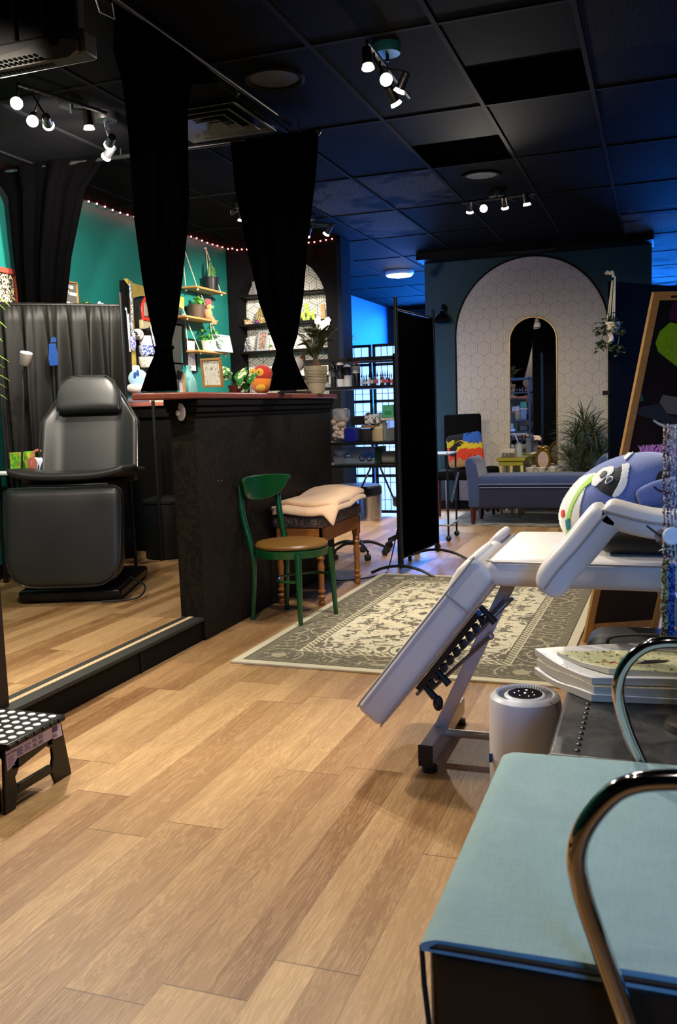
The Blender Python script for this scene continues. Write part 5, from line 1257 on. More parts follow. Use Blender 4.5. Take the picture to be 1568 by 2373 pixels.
# ================================================================ BACK SEATING AREA
VB = mat('blue_velvet', '30426f', .85, sheen=.35, vary=.3, vscale=5)
WR_ = mat('dark_red_wood', '4a1410', .4)
t = thing('velvet_bench', 'blue velvet storage bench with rolled arms on the grey rug', 'bench', (-1.13, 9.25, .01))
yb0, yb1 = 8.98, 9.5; xl, xr = -1.82, -.475
MB().rbox(((xl+xr)/2, (yb0+yb1)/2, .30), (xr-xl-.1, yb1-yb0-.04, .26), .03, 8).build('body', mat('blue_velvet_dark', '18203c', .85, sheen=.2), t, 60)
MB().rbox(((xl+xr)/2, (yb0+yb1)/2, .450), (xr-xl-.2, yb1-yb0, .10), .035, 12, .012).build('seat_cushion', VB, t, 60)
MB().tube([(xl+.12, yb0-.004, .42), (xr-.12, yb0-.004, .42)], .006, 6).build('piping', mat('grey_blue_piping', '6a78a0', .7), t)
MB().tube([(xl+.12, yb0+.012, .385), (xr-.12, yb0+.012, .385)], .005, 6).build('piping', mat('grey_blue_piping', '6a78a0', .7), t)
for s, x in ((-1, xl+.06), (1, xr-.06)):
    pr_ = [(-.05, .18), (.05, .18), (.055, .5), (.03, .62), (-.01, .68), (-.06, .69), (-.085, .65), (-.075, .55), (-.06, .4)]
    pr_ = [(u*-s if s > 0 else u, v) for u, v in pr_]
    MB().prism(pr_, (x, yb1, 0), (1, 0, 0), (0, 0, 1), yb1-yb0).build('arm', VB, t, 50, bevel=.018, seg=3)
for x in (xl+.05, xr-.06):
    for y in (yb0+.03, yb1-.05): MB().cyl((x, y, .012), (x, y, .19), .02, .034, 4).build('leg', WR_, t, 20)
# black side chair with pillow
t = thing('dining_chair', 'black high backed chair in the corner by the petrol wall', 'chair', (-2.1, 9.95, 0))
BV = mat('black_chair_fabric', (.003, .0027, .003), .8, spec=.1)
MB().rbox((-2.105, 10.16, .79), (.43, .07, .66), .03, 8).build('backrest', BV, t, 60)
MB().rbox((-2.105, 9.93, .45), (.45, .46, .10), .035, 8, .008).build('seat', BV, t, 60)
for x in (-2.29, -1.92):
    for y in (9.74, 10.13): MB().cyl((x, y, 0), (x, y, .41), .016, .024, 4).build('leg', WR_, t, 20)
def c_pil():
    co, x, y, z = coord(); n = noise(co, 7., 3, .6); r = noise(co, 16., 3); z = z+(noise(co, 9., 3)-.5)*.22
    c = mix(z > .23, lin('d8401c'), lin('dcc322')); c = mix((n > .54)*(z < .3), c, lin('1c1310')); c = mix((z > .31), c, (.008, .008, .01)); c = mix((z > .3)*(x > -.02)*(r > .42), c, lin('2b62c0')); c = mix((z < .09), c, lin('b08a60')); return c
o = MB().rbox((-2.03, 9.93, .72), (.40, .13, .38), .05, 10, 0, Matrix.Rotation(-.15, 3, 'Y')@Matrix.Rotation(-.25, 3, 'X'), lambda o: Vector((o.x, o.y*(1.25-.8*max(abs(o.x)/.2, abs(o.z)/.19)), o.z))).build('throw_pillow', mat('painterly_pillow', c_pil, .8)); tag(o, 'throw pillow with yellow, red and blue painted pattern on the black chair', 'pillow')
t = thing('ottoman', 'black upholstered stool beside the left bench arm', 'stool', (-1.76, 9.95, 0))
MB().rbox((-1.76, 9.95, .46), (.17, .4, .14), .05, 6).build('seat', BV, t, 60)
for x in (-1.82, -1.70):
    for y in (9.8, 10.1): MB().cyl((x, y, 0), (x, y, .4), .014, .02, 8).build('leg', BLK, t)
# sconce
q = Vector((-2.35, AY, 2.34)); t = thing('wall_sconce', 'black bell shaped wall sconce on the petrol wall left of the arch', 'wall lamp', tuple(q))
MB().lathe((q.x, AY-.001, q.z), [(.04, 0), (.04, .012), (.0, .014)], 20, (0, -1, 0)).build('wall_plate', BLK, t)
MB().tube(bez([(q.x, AY-.01, q.z), (q.x, AY-.04, q.z+.045), (q.x, AY-.11, q.z+.03), (q.x, AY-.12, q.z-.03)]), .007, 8).build('arm', BLK, t)
MB().lathe((q.x, AY-.12, q.z-.16), [(.098, 0), (.094, .02), (.07, .06), (.028, .1), (.022, .13), (.0, .132)], 28, cap=False).build('shade', BLK, t, solid=.002)
MB().cyl((q.x-.0, AY-.12, q.z-.03), (q.x, AY-.12, q.z-.06), .0235).build('collar', STEEL, t)
# mirror
t = thing('arched_mirror', 'tall narrow arched mirror in thin gold frame on the patterned wallpaper', 'mirror', (-1.342, AY-.03, .53))
mx_, mr, ms, mb = -1.342, .262, 1.915, .52
arcm = [(mx_+mr*math.cos(a), ms+mr*math.sin(a)) for a in np.linspace(0, PI, 33)]
MB().prism([(mx_-mr, mb), (mx_+mr, mb)]+arcm, (0, AY-.012, 0), (1, 0, 0), (0, 0, 1), .006).build('glass', mat('mirror_glass', (.85, .87, .88), .01, 1., vary=0.), t, 0)
MB().tube([(x, AY-.02, z) for x, z in [(mx_-mr, mb), (mx_+mr, mb)]+arcm], .008, 6, True).build('frame', mat('thin_gold', 'a98b5a', .35, .8), t, 20)
# yellow side table
YL = mat('mustard_paint', '9a8e12', .5); YL2 = mat('cream_turned_leg', 'cfc27a', .5)
t = thing('side_table', 'mustard yellow side table with turned legs in front of the mirror', 'table', (-1.5, 10.05, 0))
MB().b2((-1.67, 9.85, .595), (-1.36, 10.3, .63)).build('tabletop', YL, t, bevel=.004); MB().b2((-1.645, 9.87, .545), (-1.385, 10.28, .595)).build('apron', YL, t, bevel=.003)
tp = [(.014, 0), (.014, .3), (.02, .33), (.012, .36), (.024, .40), (.024, .43), (.013, .46), (.02, .52), (.02, .545)]
for x in (-1.63, -1.515, -1.40): 
    for y in (9.89, 10.26): MB().lathe((x, y, 0), tp, 14).build('leg', YL2, t)
t = thing('desk_caddy', 'pale open caddy of small pots on the yellow side table', 'caddy', (-1.56, 9.98, .631))
MB().rbox((-1.555, 9.98, .70), (.15, .1, .05), .012, 5).build('tray', mat('cream_wood', 'c9b9a6', .6), t, 60)
for k in range(4): MB().lathe((-1.61+.037*k, 9.94, .631), [(.0, 0), (.014, 0), (.014, .045), (.0, .047)], 12).build('pot', mat('tiny_pot', '6a5f5a', .5), t)
t = thing('glass_jar', 'clear glass jar beside the caddy on the yellow side table', 'jar', (-1.45, 10.05, .631))
MB().lathe((-1.45, 10.05, .631), [(.0, 0), (.035, 0), (.037, .1), (.03, .13), (.03, .15)], 20, cap=False).build('body', CLR, t); MB().lathe((-1.45, 10.05, .781), [(.033, 0), (.033, .015), (.0, .016)], 20).build('lid', STEEL, t)
# low table with bowls + oval frame
t = thing('low_table', 'low cream table behind the bench carrying three white bowls', 'table', (-1.15, 9.75, 0))
MB().b2((-1.42, 9.6, .45), (-.86, 9.9, .475)).build('tabletop', mat('cream_paint', 'b8ad7a', .5), t, bevel=.004)
for x in (-1.39, -.89):
    for y in (9.63, 9.87): MB().b2((x-.015, y-.015, 0), (x+.015, y+.015, .45)).build('leg', mat('cream_paint', 'b8ad7a', .5), t, 0)
for k, px in enumerate((1229, 1254, 1280)):
    q = ay(px, 1098, 9.68); o = MB().lathe((q.x, 9.68, .4755), [(.0, 0), (.025, 0), (.045, .025), (.056, .062), (.053, .062), (.04, .03), (.0, .012)], 24).build('bowl', mat('white_glaze', 'cfc8c0', .3))
    tag(o, ('leftmost of the three white bowls behind the bench', 'middle white bowl, below the oval gold frame', 'rightmost of the three white bowls behind the bench')[k], 'bowl', 'white bowls behind the bench')
q = ay(1258, 1065, 9.8); t = thing('oval_frame', 'small oval gold picture frame standing behind the white bowls', 'picture frame', (q.x, 9.8, .475))
GOLD = mat('antique_gold', '8f6c22', .35, .8)
MB().torus((q.x, 9.8, q.z), .095, .014, (0, 1, 0), 40, 8, .78, 1.18).build('frame', GOLD, t); MB().torus((q.x, 9.795, q.z), .08, .006, (0, 1, 0), 40, 6, .78, 1.18).build('inner_rim', GOLD, t)
MB().lathe((q.x, 9.8, q.z), [(.0, 0), (.085, 0), (.085, .004), (.0, .004)], 40, (0, -1, 0), sx=.78, sy=1.18).build('picture', mat('pinkish_print', 'b59a8e', .5, vary=.3, vscale=18), t)
MB().ball((q.x, 9.79, q.z+.125), .022, sc=(1.6, .5, .8)).build('crest', GOLD, t); MB().cyl((q.x, 9.83, q.z-.1), (q.x, 9.86, .4755), .006).build('stand', GOLD, t)
# dracaena
t = thing('potted_plant', 'tall spiky leaved potted plant against the wallpaper beside the mirror', 'plant', (-.76, 10.12, 0))
MB().lathe((-.76, 10.12, 0), [(.0, 0), (.12, 0), (.15, .3), (.14, .3), (.13, .26), (.0, .26)], 28).build('pot', mat('dark_pot', (.02, .02, .022), .5), t)
random.seed(11); m = MB(); st_ = MB()
for (dx, dy, h) in ((0, 0, .98), (-.09, .03, .85), (.1, -.04, .9), (.05, .06, .7), (-.14, -.05, .62), (.17, .03, .66), (-.02, -.1, .5)):
    c = Vector((-.76+dx, 10.12+dy*.6, h)); st_.tube([(-.76+dx*.3, 10.12+dy*.3, .25), tuple(c)], .008, 6)
    for i in range(72):
        a_ = random.random()*2*PI; el = random.uniform(-.1, 1.5); L = random.uniform(.22, .40)*(.9)
        m.leaf(c+Vector((0, 0, random.uniform(-.12, .02))), (math.cos(a_), math.sin(a_)*.6, el), (0, 0, 1), L, .013, random.uniform(.5, 1.2), 6)
for v_ in range(len(m.v)):
    if m.v[v_][1] > AY-.015: m.v[v_] = (m.v[v_][0], AY-.015, m.v[v_][2])
m.build('foliage', mat('dracaena_leaf', '4d5a30', .5, vary=.5, vscale=6), t, solid=.0008); st_.build('stems', mat('stem_brown', '5a4a30', .7), t)
# ================================================================ ON THE COUNTER (top z 1.334)
ZT = 1.3345
def xat(px, X=-2.4, z=ZT): # point on the counter top whose foot is seen at px
    return None
# cycad in ribbed pot
a, b = ax(703, 850, -2.36), ax(756, 850, -2.36)
c = Vector((-2.36, 6.0, ZT)); 
q1, q2 = ay(705, 850, 6.0), ay(757, 850, 6.0); r = (q2.x-q1.x)/2; c.x = (q1.x+q2.x)/2; zt_ = q1.z
t = thing('potted_palm', 'sago palm in a ribbed beige pot at the right end of the counter', 'plant', tuple(c))
H_ = zt_-ZT
pr_ = [(.0, 0), (r*.62, 0), (r*.66, .01)]
pr_ += [(r*(.70+.27*k/8), .02+(H_-.03)*k/9) for k in range(9)]+[(r, H_-.02), (r*1.0, H_), (r*.93, H_), (r*.9, H_-.03), (.0, H_-.03)]
MB().lathe(c, pr_, 36).build('pot', mat('beige_pot', 'a5987f', .55), t)
m = MB()
for k in range(9): m.torus(c+Vector((0, 0, H_*(.42+.055*k))), r*(.845+.018*k), .0032, n=36, m=6)
m.build('ribs', mat('beige_pot', 'a5987f', .55), t)
MB().lathe(c+Vector((0, 0, H_-.03)), [(.035, 0), (.04, .03), (.025, .06), (.012, .08), (.0, .085)], 16).build('trunk', mat('palm_trunk', '5a3a22', .8, bump=(60, .8)), t)
m = MB(); random.seed(4)
tips = [(700, 790), (728, 765), (768, 775), (755, 765), (684, 772), (690, 800), (712, 762), (733, 752), (760, 755), (776, 762), (772, 790), (700, 830), (745, 770), (722, 775)]
for i, (px, py) in enumerate(tips):
    tip = ay(px, py, 6.0+(-.07 if i % 2 else .08)); b0 = c+Vector((0, 0, H_+.03)); mid = b0.lerp(tip, .5)+Vector((0, 0, .055)); P = bez([b0, mid, tip], 9); m.tube(P, .002, 4)
    for k in range(3, len(P)-1):
        for sub in (0, .34, .67):
            d = (P[k+1]-P[k-1]).normalized() if k < len(P)-1 else d; s = d.cross(Vector((0, 0, 1))).normalized(); LL = .045*math.sin(PI*min(1, (k+sub)/len(P)*.85+.12))+.015
            for sg in (-1, 1): m.leaf(P[k].lerp(P[min(k+1, len(P)-1)], sub), (d*.7+s*sg).normalized()+Vector((0, 0, .35)), (0, 0, 1), LL, .0045, .3, 2)
m.build('fronds', mat('palm_frond', '3c431a', .5, vary=.4), t, solid=.0006)
# owl plush: red head, orange body
q = ax(607, 905, -2.38); q1 = ay(581, 880, q.y); q2 = ay(631, 880, q.y); w = (q2.x-q1.x)/2; cx_ = (q1.x+q2.x)/2
t = thing('plush_toy', 'small orange and red plush bird with yellow eye patches on the counter', 'plush toy', (cx_, q.y, ZT)); H_ = ay(607, 845, q.y).z-ZT
O1 = FUR('orange_fur', 'e8801c'); R1 = FUR('red_fur', 'c8281a'); Y1 = FUR('yellow_fur', 'efb23a')
MB().ball((cx_, q.y, ZT+H_*.36), w*.98, 24, 16, (1, .8, H_*.37/w)).build('body', O1, t)
MB().ball((cx_+.006, q.y, ZT+H_*.66), w*.93, 24, 16, (1, .82, H_*.36/w)).build('head', R1, t)
for s in (-1, 1): MB().ball((cx_-.012+s*.023, q.y-w*.66, ZT+H_*.72), .027, 14, 10, (1.05, .4, 1)).build('eye_patch', Y1, t); MB().ball((cx_-.012+s*.021, q.y-w*.79, ZT+H_*.73), .0055).build('eye', RUBBER, t)
MB().ball((cx_-.012, q.y-w*.82, ZT+H_*.64), .009, sc=(1.1, .6, 1)).build('beak', mat('grey_felt', '8a8076', .8), t)
MB().ball((cx_+.012, q.y-w*.6, ZT+H_*.2), .034, sc=(1, .5, .8)).build('wing', Y1, t)
# monstera
q = ax(545, 900, -2.42)
t = thing('potted_plant', 'variegated monstera with split leaves behind the counter edge', 'plant', (q.x, q.y, ZT))
def c_mon():
    co, x, y, z = coord(); return mix(noise(co, 22., 3, .6) > .53, lin('2f7a2a'), lin('d6e0b0'))
MON = mat('variegated_leaf', c_mon, .45)
def heart(c, n_, up, R):
    x, y, z = frame(n_, up); V_ = [Vector(c)]; F_ = []; N = 40
    for i in range(N):
        a_ = 2*PI*i/N; rr = R*(1-.35*math.exp(-((a_-PI)/.35)**2))*(1+.25*math.cos(a_))*(1-.18*(math.sin(a_*9) > .75)); V_.append(Vector(c)+x*rr*math.cos(a_)+y*rr*.85*math.sin(a_)-z*.2*rr*abs(math.sin(a_))**2)
    for i in range(N): F_.append((0, 1+i, 1+(i+1) % N))
    return V_, F_
m = MB(); stm = MB()
for (px, py, R, nn) in ((524, 865, .052, (.3, -1, .6)), (562, 862, .055, (-.4, -1, .8)), (578, 875, .04, (-.3, -.9, .5)), (560, 893, .045, (.5, -1, .7)), (552, 885, .04, (-.6, -1, .4)), (515, 858, .035, (.2, -.8, .3)), (586, 868, .03, (.2, -.8, 1))):
    p = ay(px, py, q.y+.03*math.sin(px)); v, f = heart(p, nn, (math.cos(px), 0, -.6), R); m.add(v, f); stm.tube(bez([(q.x, q.y, ZT+.03), ((q.x+p.x)/2, q.y, (ZT+p.z)/2+.03), tuple(p)], 5), .0025, 5)
m.build('foliage', MON, t, 0, solid=.0012); stm.build('stems', GREEN, t)
MB().lathe((q.x, q.y, ZT), [(.0, 0), (.035, 0), (.045, .05), (.04, .05), (.0, .04)], 18).build('pot', mat('dark_red_pot', '5a1c14', .5), t)
# framed botanical print leaning on the counter
def frame_thing(name, label, corners, w, depth, fm, pm, gap=0., parts=None, cat='picture frame', group=None):
    """corners: BL, BR, TR, TL in world; w = moulding width"""
    BL_, BR_, TR_, TL_ = [Vector(v) for v in corners]; u = (BR_-BL_); v = (TL_-BL_); Wd, Hd = u.length, v.length; u.normalize(); v.normalize(); n_ = u.cross(v).normalized()
    if n_.dot(Vector((0, 0, CH))-BL_) < 0: n_ = -n_
    t = thing(name, label, cat, tuple(BL_), group=group)
    def bb(u0, u1, v0, v1, d0, d1, nm, mm, par=t):
        P = [BL_+u*a+v*b+n_*d for d in (d0, d1) for b in (v0, v1) for a in (u0, u1)]
        return MB().add(P, [(0, 2, 3, 1), (4, 5, 7, 6), (0, 1, 5, 4), (2, 6, 7, 3), (0, 4, 6, 2), (1, 3, 7, 5)]).build(nm, mm, par, 0, bevel=.001)
    m = MB(); 
    for (a, b, c_, d) in ((0, Wd, 0, w), (0, Wd, Hd-w, Hd), (0, w, w, Hd-w), (Wd-w, Wd, w, Hd-w)):
        P = [BL_+u*a_+v*b_+n_*dd for dd in (0, depth) for b_ in (c_, d) for a_ in (a, b)]; m.add(P, [(0, 2, 3, 1), (4, 5, 7, 6), (0, 1, 5, 4), (2, 6, 7, 3), (0, 4, 6, 2), (1, 3, 7, 5)])
    m.build('frame', fm, t, 0, bevel=.002); bb(w*.9, Wd-w*.9, w*.9, Hd-w*.9, .001, depth*.35, 'picture', pm)
    return t, (BL_, u, v, n_, Wd, Hd, bb)
def c_botan(bg, ink, sc_=60., k=.6):
    def f():
        co, x, y, z = coord(); n = noise(co, sc_, 3, .6, dist=1.); return mix(n > k, lin(bg), lin(ink))
    return f
qy = ax(495, 900, -2.46).y; y1_ = qy
o_ = [ay(474, 898, y1_), ay(520, 897, y1_-.08), ay(511, 835, y1_-.08+.0), ay(467, 831, y1_)]
frame_thing('picture_frame', 'light wood framed botanical sketch leaning at the back of the counter', o_, .014, .015, PINE, mat('botanical_paper', c_botan('e8e4d6', '7d8078', 55., .6), .6))
# black tray and teal cleaner bottle, straws
q = ax(697, 901, -2.33); o = MB().b2((-2.44, q.y-.16, ZT), (-2.3, q.y+.12, ZT+.018)).build('tray', BLKM, bevel=.004); tag(o, 'flat black tray lying between the tied curtain tail and the palm', 'tray')
q = ax(432, 893, -2.45)
t = thing('cleaner_bottle', 'aqua spray bottle behind the left end of the counter top', 'bottle', (q.x, q.y, ZT)); AQ = mat('aqua_plastic', '8fd8d6', .3)
x0_, x1_ = ay(413, 880, q.y).x, ay(446, 880, q.y).x; cx_ = (x0_+x1_)/2; w = (x1_-x0_)/2; zt_ = ay(428, 846, q.y).z
MB().lathe((cx_, q.y+.04, ZT), [(.0, 0), (w*.95, 0), (w, .01), (w*.9, .07), (w*.5, .1), (w*.3, zt_-ZT-.02), (w*.3, zt_-ZT), (.0, zt_-ZT)], 24).build('body', AQ, t)
o = MB().b2((cx_-.022, q.y-.03, ZT), (cx_-.002, q.y-.01, ZT+.085)).build('applicator_box', WHITE); tag(o, 'small white packet standing before the aqua bottle', 'packet')
o = MB().b2((cx_+.0, q.y-.035, ZT), (cx_+.012, q.y-.02, ZT+.11)).build('wooden_stick', mat('stick_wood', 'd9c08a', .6)); tag(o, 'pale wooden stick bundle standing before the aqua bottle', 'sticks')
q = ay(415, 870, q.y-.05); o = MB().box((q.x+.0, q.y, q.z+.003), (.03, .02, .05), M=Matrix.Rotation(.4, 3, 'Y')).build('phone', BLKM, bevel=.003); tag(o, 'black device clipped beside the aqua bottle', 'device')
# ================================================================ HANGING PLANT SHELVES on the teal wall
ROPE = mat('cotton_rope', 'cfc2a4', .9); XS0, XS1 = -4.30, -4.13
specs = [('pale wood swing shelf, highest of the three, holding the snake plant', (455, 662, 524, 676), (458, 568), (507, 590)),
         ('pale wood swing shelf in the middle with brown pot and small plush', (430, 733, 506, 741), (427, 598), (None, None)),
         ('pale wood swing shelf, lowest of the three, with white planter and tablet', (461, 812, 532, 817), (None, None), (None, None))]
shelfinfo = []
def swing(label, pl, pr_, ztop):
    A, B = ax(pl[0], pl[1], XS1), ax(pr_[0], pr_[1], XS1); z = (A.z+B.z)/2; y0, y1 = A.y, B.y
    t = thing('hanging_shelf', label, 'shelf', (XL+.01, (y0+y1)/2, z), group='rope hung swing shelves on the teal wall')
    MB().b2((XL+.02, y0, z-.012), (XS1, y1, z+.006)).build('board', PINE, t, bevel=.003)
    for y in (y0+.07, y1-.06):
        for x in (XL+.04, XS1-.025):
            MB().tube([(x, y, z-.015), (XL+.015, y+.0, ztop)], .0045, 6).build('rope', ROPE, t); MB().ball((x, y, z-.022), .011).build('knot', ROPE, t)
        MB().cyl((XL, y, ztop), (XL+.02, y, ztop), .008).build('wall_hook', WHITE, t)
    return y0, y1, z+.006
s1 = swing('highest rope hung wooden shelf, holding the snake plant', (455, 665), (524, 677), ax(457, 570, XL).z)
s2 = swing('middle rope hung wooden shelf with brown pot and peach plush', (430, 735), (505, 741), ax(455, 668, XL).z+.01)
s3 = swing('lowest rope hung wooden shelf with white planter and white tablet frame', (461, 813), (532, 818), ax(470, 740, XL).z+.01)
def pot(label, px, py, X, r, h, m, z0, nm='potted_plant'):
    y = ax(px, py, X).y; t = thing(nm, label, 'plant', (X, y, z0)); MB().lathe((X, y, z0), [(.0, 0), (r*.78, 0), (r*.98, h*.9), (r, h*.9), (r*1.03, h), (r*.9, h), (r*.85, h*.85), (.0, h*.85)], 28).build('pot', m, t); return t, Vector((X, y, z0+h*.85))
t, c = pot('snake plant in black pot on the highest swing shelf', 488, 650, -4.22, .085, .135, BLKM, s1[2])
m = MB()
for dx, dy, L, ang_ in ((0, -.02, .19, 0), (.01, .02, .13, .2), (-.01, .0, .15, -.2)): m.leaf(c+Vector((dx, dy, 0)), (.1, ang_, 1), (1, -.5, 0), L, .07, .05, 7, shape=lambda t_: max(.03, (1-t_)**.6*(.6+t_*.8)))
m.build('foliage', mat('snake_leaf', c_cov('2c5a2a', '5f7f3a', .5), .5), t, solid=.003)
t, c = pot('bushy pothos in brown plastic pot on the middle swing shelf', 455, 715, -4.22, .088, .13, mat('brown_pot', '4a3a2c', .5), s2[2])
m = MB(); random.seed(8); cluster(m, c+Vector((0, .03, .06)), 16, .02, .07, .05); m.build('foliage', mat('bright_leaf', '6fae3a', .5, vary=.3), t, solid=.001)
q = ax(482, 735, -4.16); t = thing('plush_toy', 'small peach plush with red flower petals on the middle swing shelf', 'plush toy', tuple(q))
PE = FUR('peach_fur', 'cf7d52'); MB().ball((q.x, q.y, s2[2]+.055), .045, 16, 10, (1, 1, 1.15)).build('body', PE, t); MB().ball((q.x+.01, q.y, s2[2]+.12), .032).build('head', PE, t)
for k in range(6): a_ = k*PI/3; MB().ball((q.x+.01, q.y+.045*math.cos(a_)+.0, s2[2]+.165+.02*math.sin(a_)), .024, 10, 6, (.7, 1, .7)).build('petal', FUR('petal_red', 'b3202a'), t)
MB().ball((q.x+.02, q.y+.06, s2[2]+.125), .028, 10, 6, (.5, 1, .6)).build('leaf', FUR('leaf_felt', '4aa04a'), t)
for d_ in (-.02, .025): MB().tube([(q.x+.02, q.y+d_+.02, s2[2]+.03), (q.x+.045, q.y+d_+.025, s2[2]-.02), (q.x+.05, q.y+d_+.03, s2[2]-.045)], .013, 8).build('leg', PE, t)
t, c = pot('trailing green plant in white spotted planter on the lowest swing shelf', 484, 800, -4.2, .075, .11, mat('white_pattern_pot', c_cov('e2ded4', '4a4640', .64), .5), s3[2])
m = MB(); cluster(m, c+Vector((0, .02, .05)), 60, .045, .08, .035); m.build('foliage', mat('bright_leaf2', '3f8a2a', .5, vary=.4), t, solid=.001)
y0_ = ax(497, 805, -4.13).y; y1_ = ax(531, 805, -4.13).y
frame_thing('tablet_frame', 'white framed tablet leaning on the lowest swing shelf', [(-4.13, y0_, s3[2]), (-4.10, y1_, s3[2]), (-4.13, y1_, s3[2]+.155), (-4.16, y0_, s3[2]+.17)], .012, .012, WHITE, mat('grey_screen', 'a8b0b8', .3))
# framed feather and leaf prints on the teal wall
XW = XL+.004
def wall_frame(label, bl, br, tr, tl, w, depth, fm, pm, nm='picture_frame', X=XW):
    ya_ = (ax(*bl, X+depth).y+ax(*tl, X+depth).y)/2; yb_ = (ax(*br, X+depth).y+ax(*tr, X+depth).y)/2; za_ = (ax(*bl, X+depth).z+ax(*br, X+depth).z)/2; zb_ = (ax(*tl, X+depth).z+ax(*tr, X+depth).z)/2
    return frame_thing(nm, label, [(X, ya_, za_), (X, yb_, za_), (X, yb_, zb_), (X, ya_, zb_)], w, depth, fm, pm)
tt, (B_, u, v, n_, Wd, Hd, bb) = wall_frame('deep black shadow box with a tan feather left of the swing shelves', (398, 845), (432, 845), (430, 750), (396, 750), .02, .05, BLK, mat('teal_backing', '1f6e68', .6))
m = MB()
for k in range(40):
    f = k/39; c = B_+u*(Wd*.5)+v*(Hd*(.08+.84*f))+n_*.03; L = .045*math.sin(PI*min(1, f*.85+.15))**.7
    for sg in (-1, 1): m.leaf(c, u*sg+v*.5, n_, L, .012, 0, 2)
m.build('feather', mat('tan_feather', 'd4b072', .8), tt, solid=.001)
wall_frame('narrow black frame with leaf sprig print right of the feather box', (436, 861), (458, 863), (455, 786), (430, 784), .014, .02, BLK, mat('sprig_print', c_botan('f0f0ea', '33383a', 34., .6), .5))
# red framed art at the left edge
wall_frame('red framed patchwork art with black mat at the far left of the wall', (-40, 730), (52, 720), (43, 627), (-60, 605), .035, .03, mat('coral_red_frame', 'c0493a', .45), mat('collage_art', c_cov('d8cfa8', '1c1812', .5), .6))
# letter board
bl = wall_frame('grey letter board with pale wooden frame beside the curtain at left', (150, 735), (188, 735), (178, 656), (142, 646), .01, .02, PINE, mat('grey_felt_board', '6b6862', .9), X=-4.2)
m = MB(); tt, (B_, u, v, n_, Wd, Hd, bb) = bl
for fu, fv, L in ((.3, .86, .05), (.55, .84, .05), (.2, .7, .06), (.5, .66, .13), (.2, .38, .07), (.52, .36, .14), (.4, .18, .02), (.15, .12, .03)):
    P = [B_+u*(Wd*fu+a_)+v*(Hd*fv+b_)+n_*d for d in (.008, .010) for b_ in (-.012, .012) for a_ in (0, L*.8)]; m.add(P, [(0, 2, 3, 1), (4, 5, 7, 6), (0, 1, 5, 4), (2, 6, 7, 3), (0, 4, 6, 2), (1, 3, 7, 5)])
m.build('letters', WHITE, tt, 0)
# neon style script sign and small plant on a ledge behind the screen
yA, yB = ax(180, 715, -4.2).y, ax(248, 715, -4.2).y; zl = ax(210, 716, -4.2).z-.02
o = MB().b2((XL, yA-.6, zl-.02), (-4.14, yB+.1, zl)).build('ledge_shelf', BLK); tag(o, 'black wall ledge behind the low privacy screen', 'shelf')
q = ax(192, 712, -4.2); t = thing('potted_plant', 'tiny green plant on the ledge right of the letter board', 'plant', (q.x, q.y, zl))
MB().lathe((q.x, q.y, zl), [(.0, 0), (.03, 0), (.035, .03), (.0, .03)], 16).build('pot', BLK, t); m = MB(); cluster(m, (q.x, q.y, zl+.05), 30, .02, .05, .02); m.build('foliage', GREEN, t, solid=.001)
t = thing('script_sign', 'white looping script sign on the ledge above the privacy screen', 'sign', tuple(ax(220, 712, -4.2)))
for pp in (((196, 716), (198, 704), (202, 702), (203, 710), (200, 722)), ((208, 722), (213, 712), (216, 716), (214, 722), (219, 714), (222, 722)), ((224, 722), (228, 703), (232, 701), (232, 712), (228, 722)), ((231, 722), (236, 704), (241, 710), (240, 722))):
    MB().tube(bez([ax(x, y, -4.2) for x, y in pp]), .006, 6).build('letter_stroke', mat('white_tube', 'e8f4ff', .3, emit=(.9, .95, 1.), estr=.8), t)
# yellow hanging organiser with accessories
Xo = -4.27
YW = mat('yellow_stained_wood', woodcol('8e7c2e', 'cdb85c', 10., 10.), .5)
t = thing('wall_organizer', 'yellow wooden frame organiser with arched top rail on the teal wall', 'organizer', tuple(ax(320, 800, Xo)))
def wq(px, py): return ax(px, py, Xo)
def bar(pp, d, m, nm, par=t):
    P = [wq(*p) for p in pp]; n = len(P); return MB().add(P+[p+Vector((d, 0, 0)) for p in P], [tuple(range(n)), tuple(range(2*n-1, n-1, -1))]+[(i, (i+1) % n, n+(i+1) % n, n+i) for i in range(n)]).build(nm, m, par, 0)
bar(((287, 646), (298, 654), (311, 905), (300, 905)), .035, YW, 'stile')
bar(((298, 656), (420, 690), (420, 718), (385, 700), (345, 688), (320, 686), (298, 692)), .03, YW, 'top_rail')
bar(((276, 650), (287, 664), (296, 905), (290, 905)), .05, BLK, 'black_side_panel')
bar(((299, 690), (420, 720), (420, 905), (311, 905)), .004, mat('dark_back_panel', (.012, .012, .012), .6), 'back_panel')
bar(((281, 728), (286, 728), (291, 816), (288, 816)), .055, WHITE, 'white_edge_strip')
Xo = -4.235
def hang(nm, label, cat, pp, w, m, group=None):
    o = MB().tube(bez([ax(x, y, -4.22) for x, y in pp]), .0, sq=(w, .002)).build(nm, m); tag(o, label, cat, group); return o
hang('lanyard', 'blue and white lanyard hanging from the organiser top corner', 'lanyard', ((300, 658), (303, 690), (306, 715), (305, 745), (306, 775)), .009, mat('blue_white_strap', c_cov('5f7fb8', 'e2e6ee', .5), .7))
hang('lanyard', 'white and blue lanyard looping left over the yellow stile', 'lanyard', ((291, 712), (294, 730), (299, 748), (305, 764)), .008, mat('blue_white_strap', c_cov('5f7fb8', 'e2e6ee', .5), .7))
q = ax(308, 795, -4.2); o = MB().ball(q, .055, 18, 12, (.25, .8, 1.2)).build('hand_mirror', mat('violet_white_disc', c_cov('5a55b0', 'c8d0f0', .5), .4)); tag(o, 'oval violet and white tag at the end of the lanyard', 'tag')
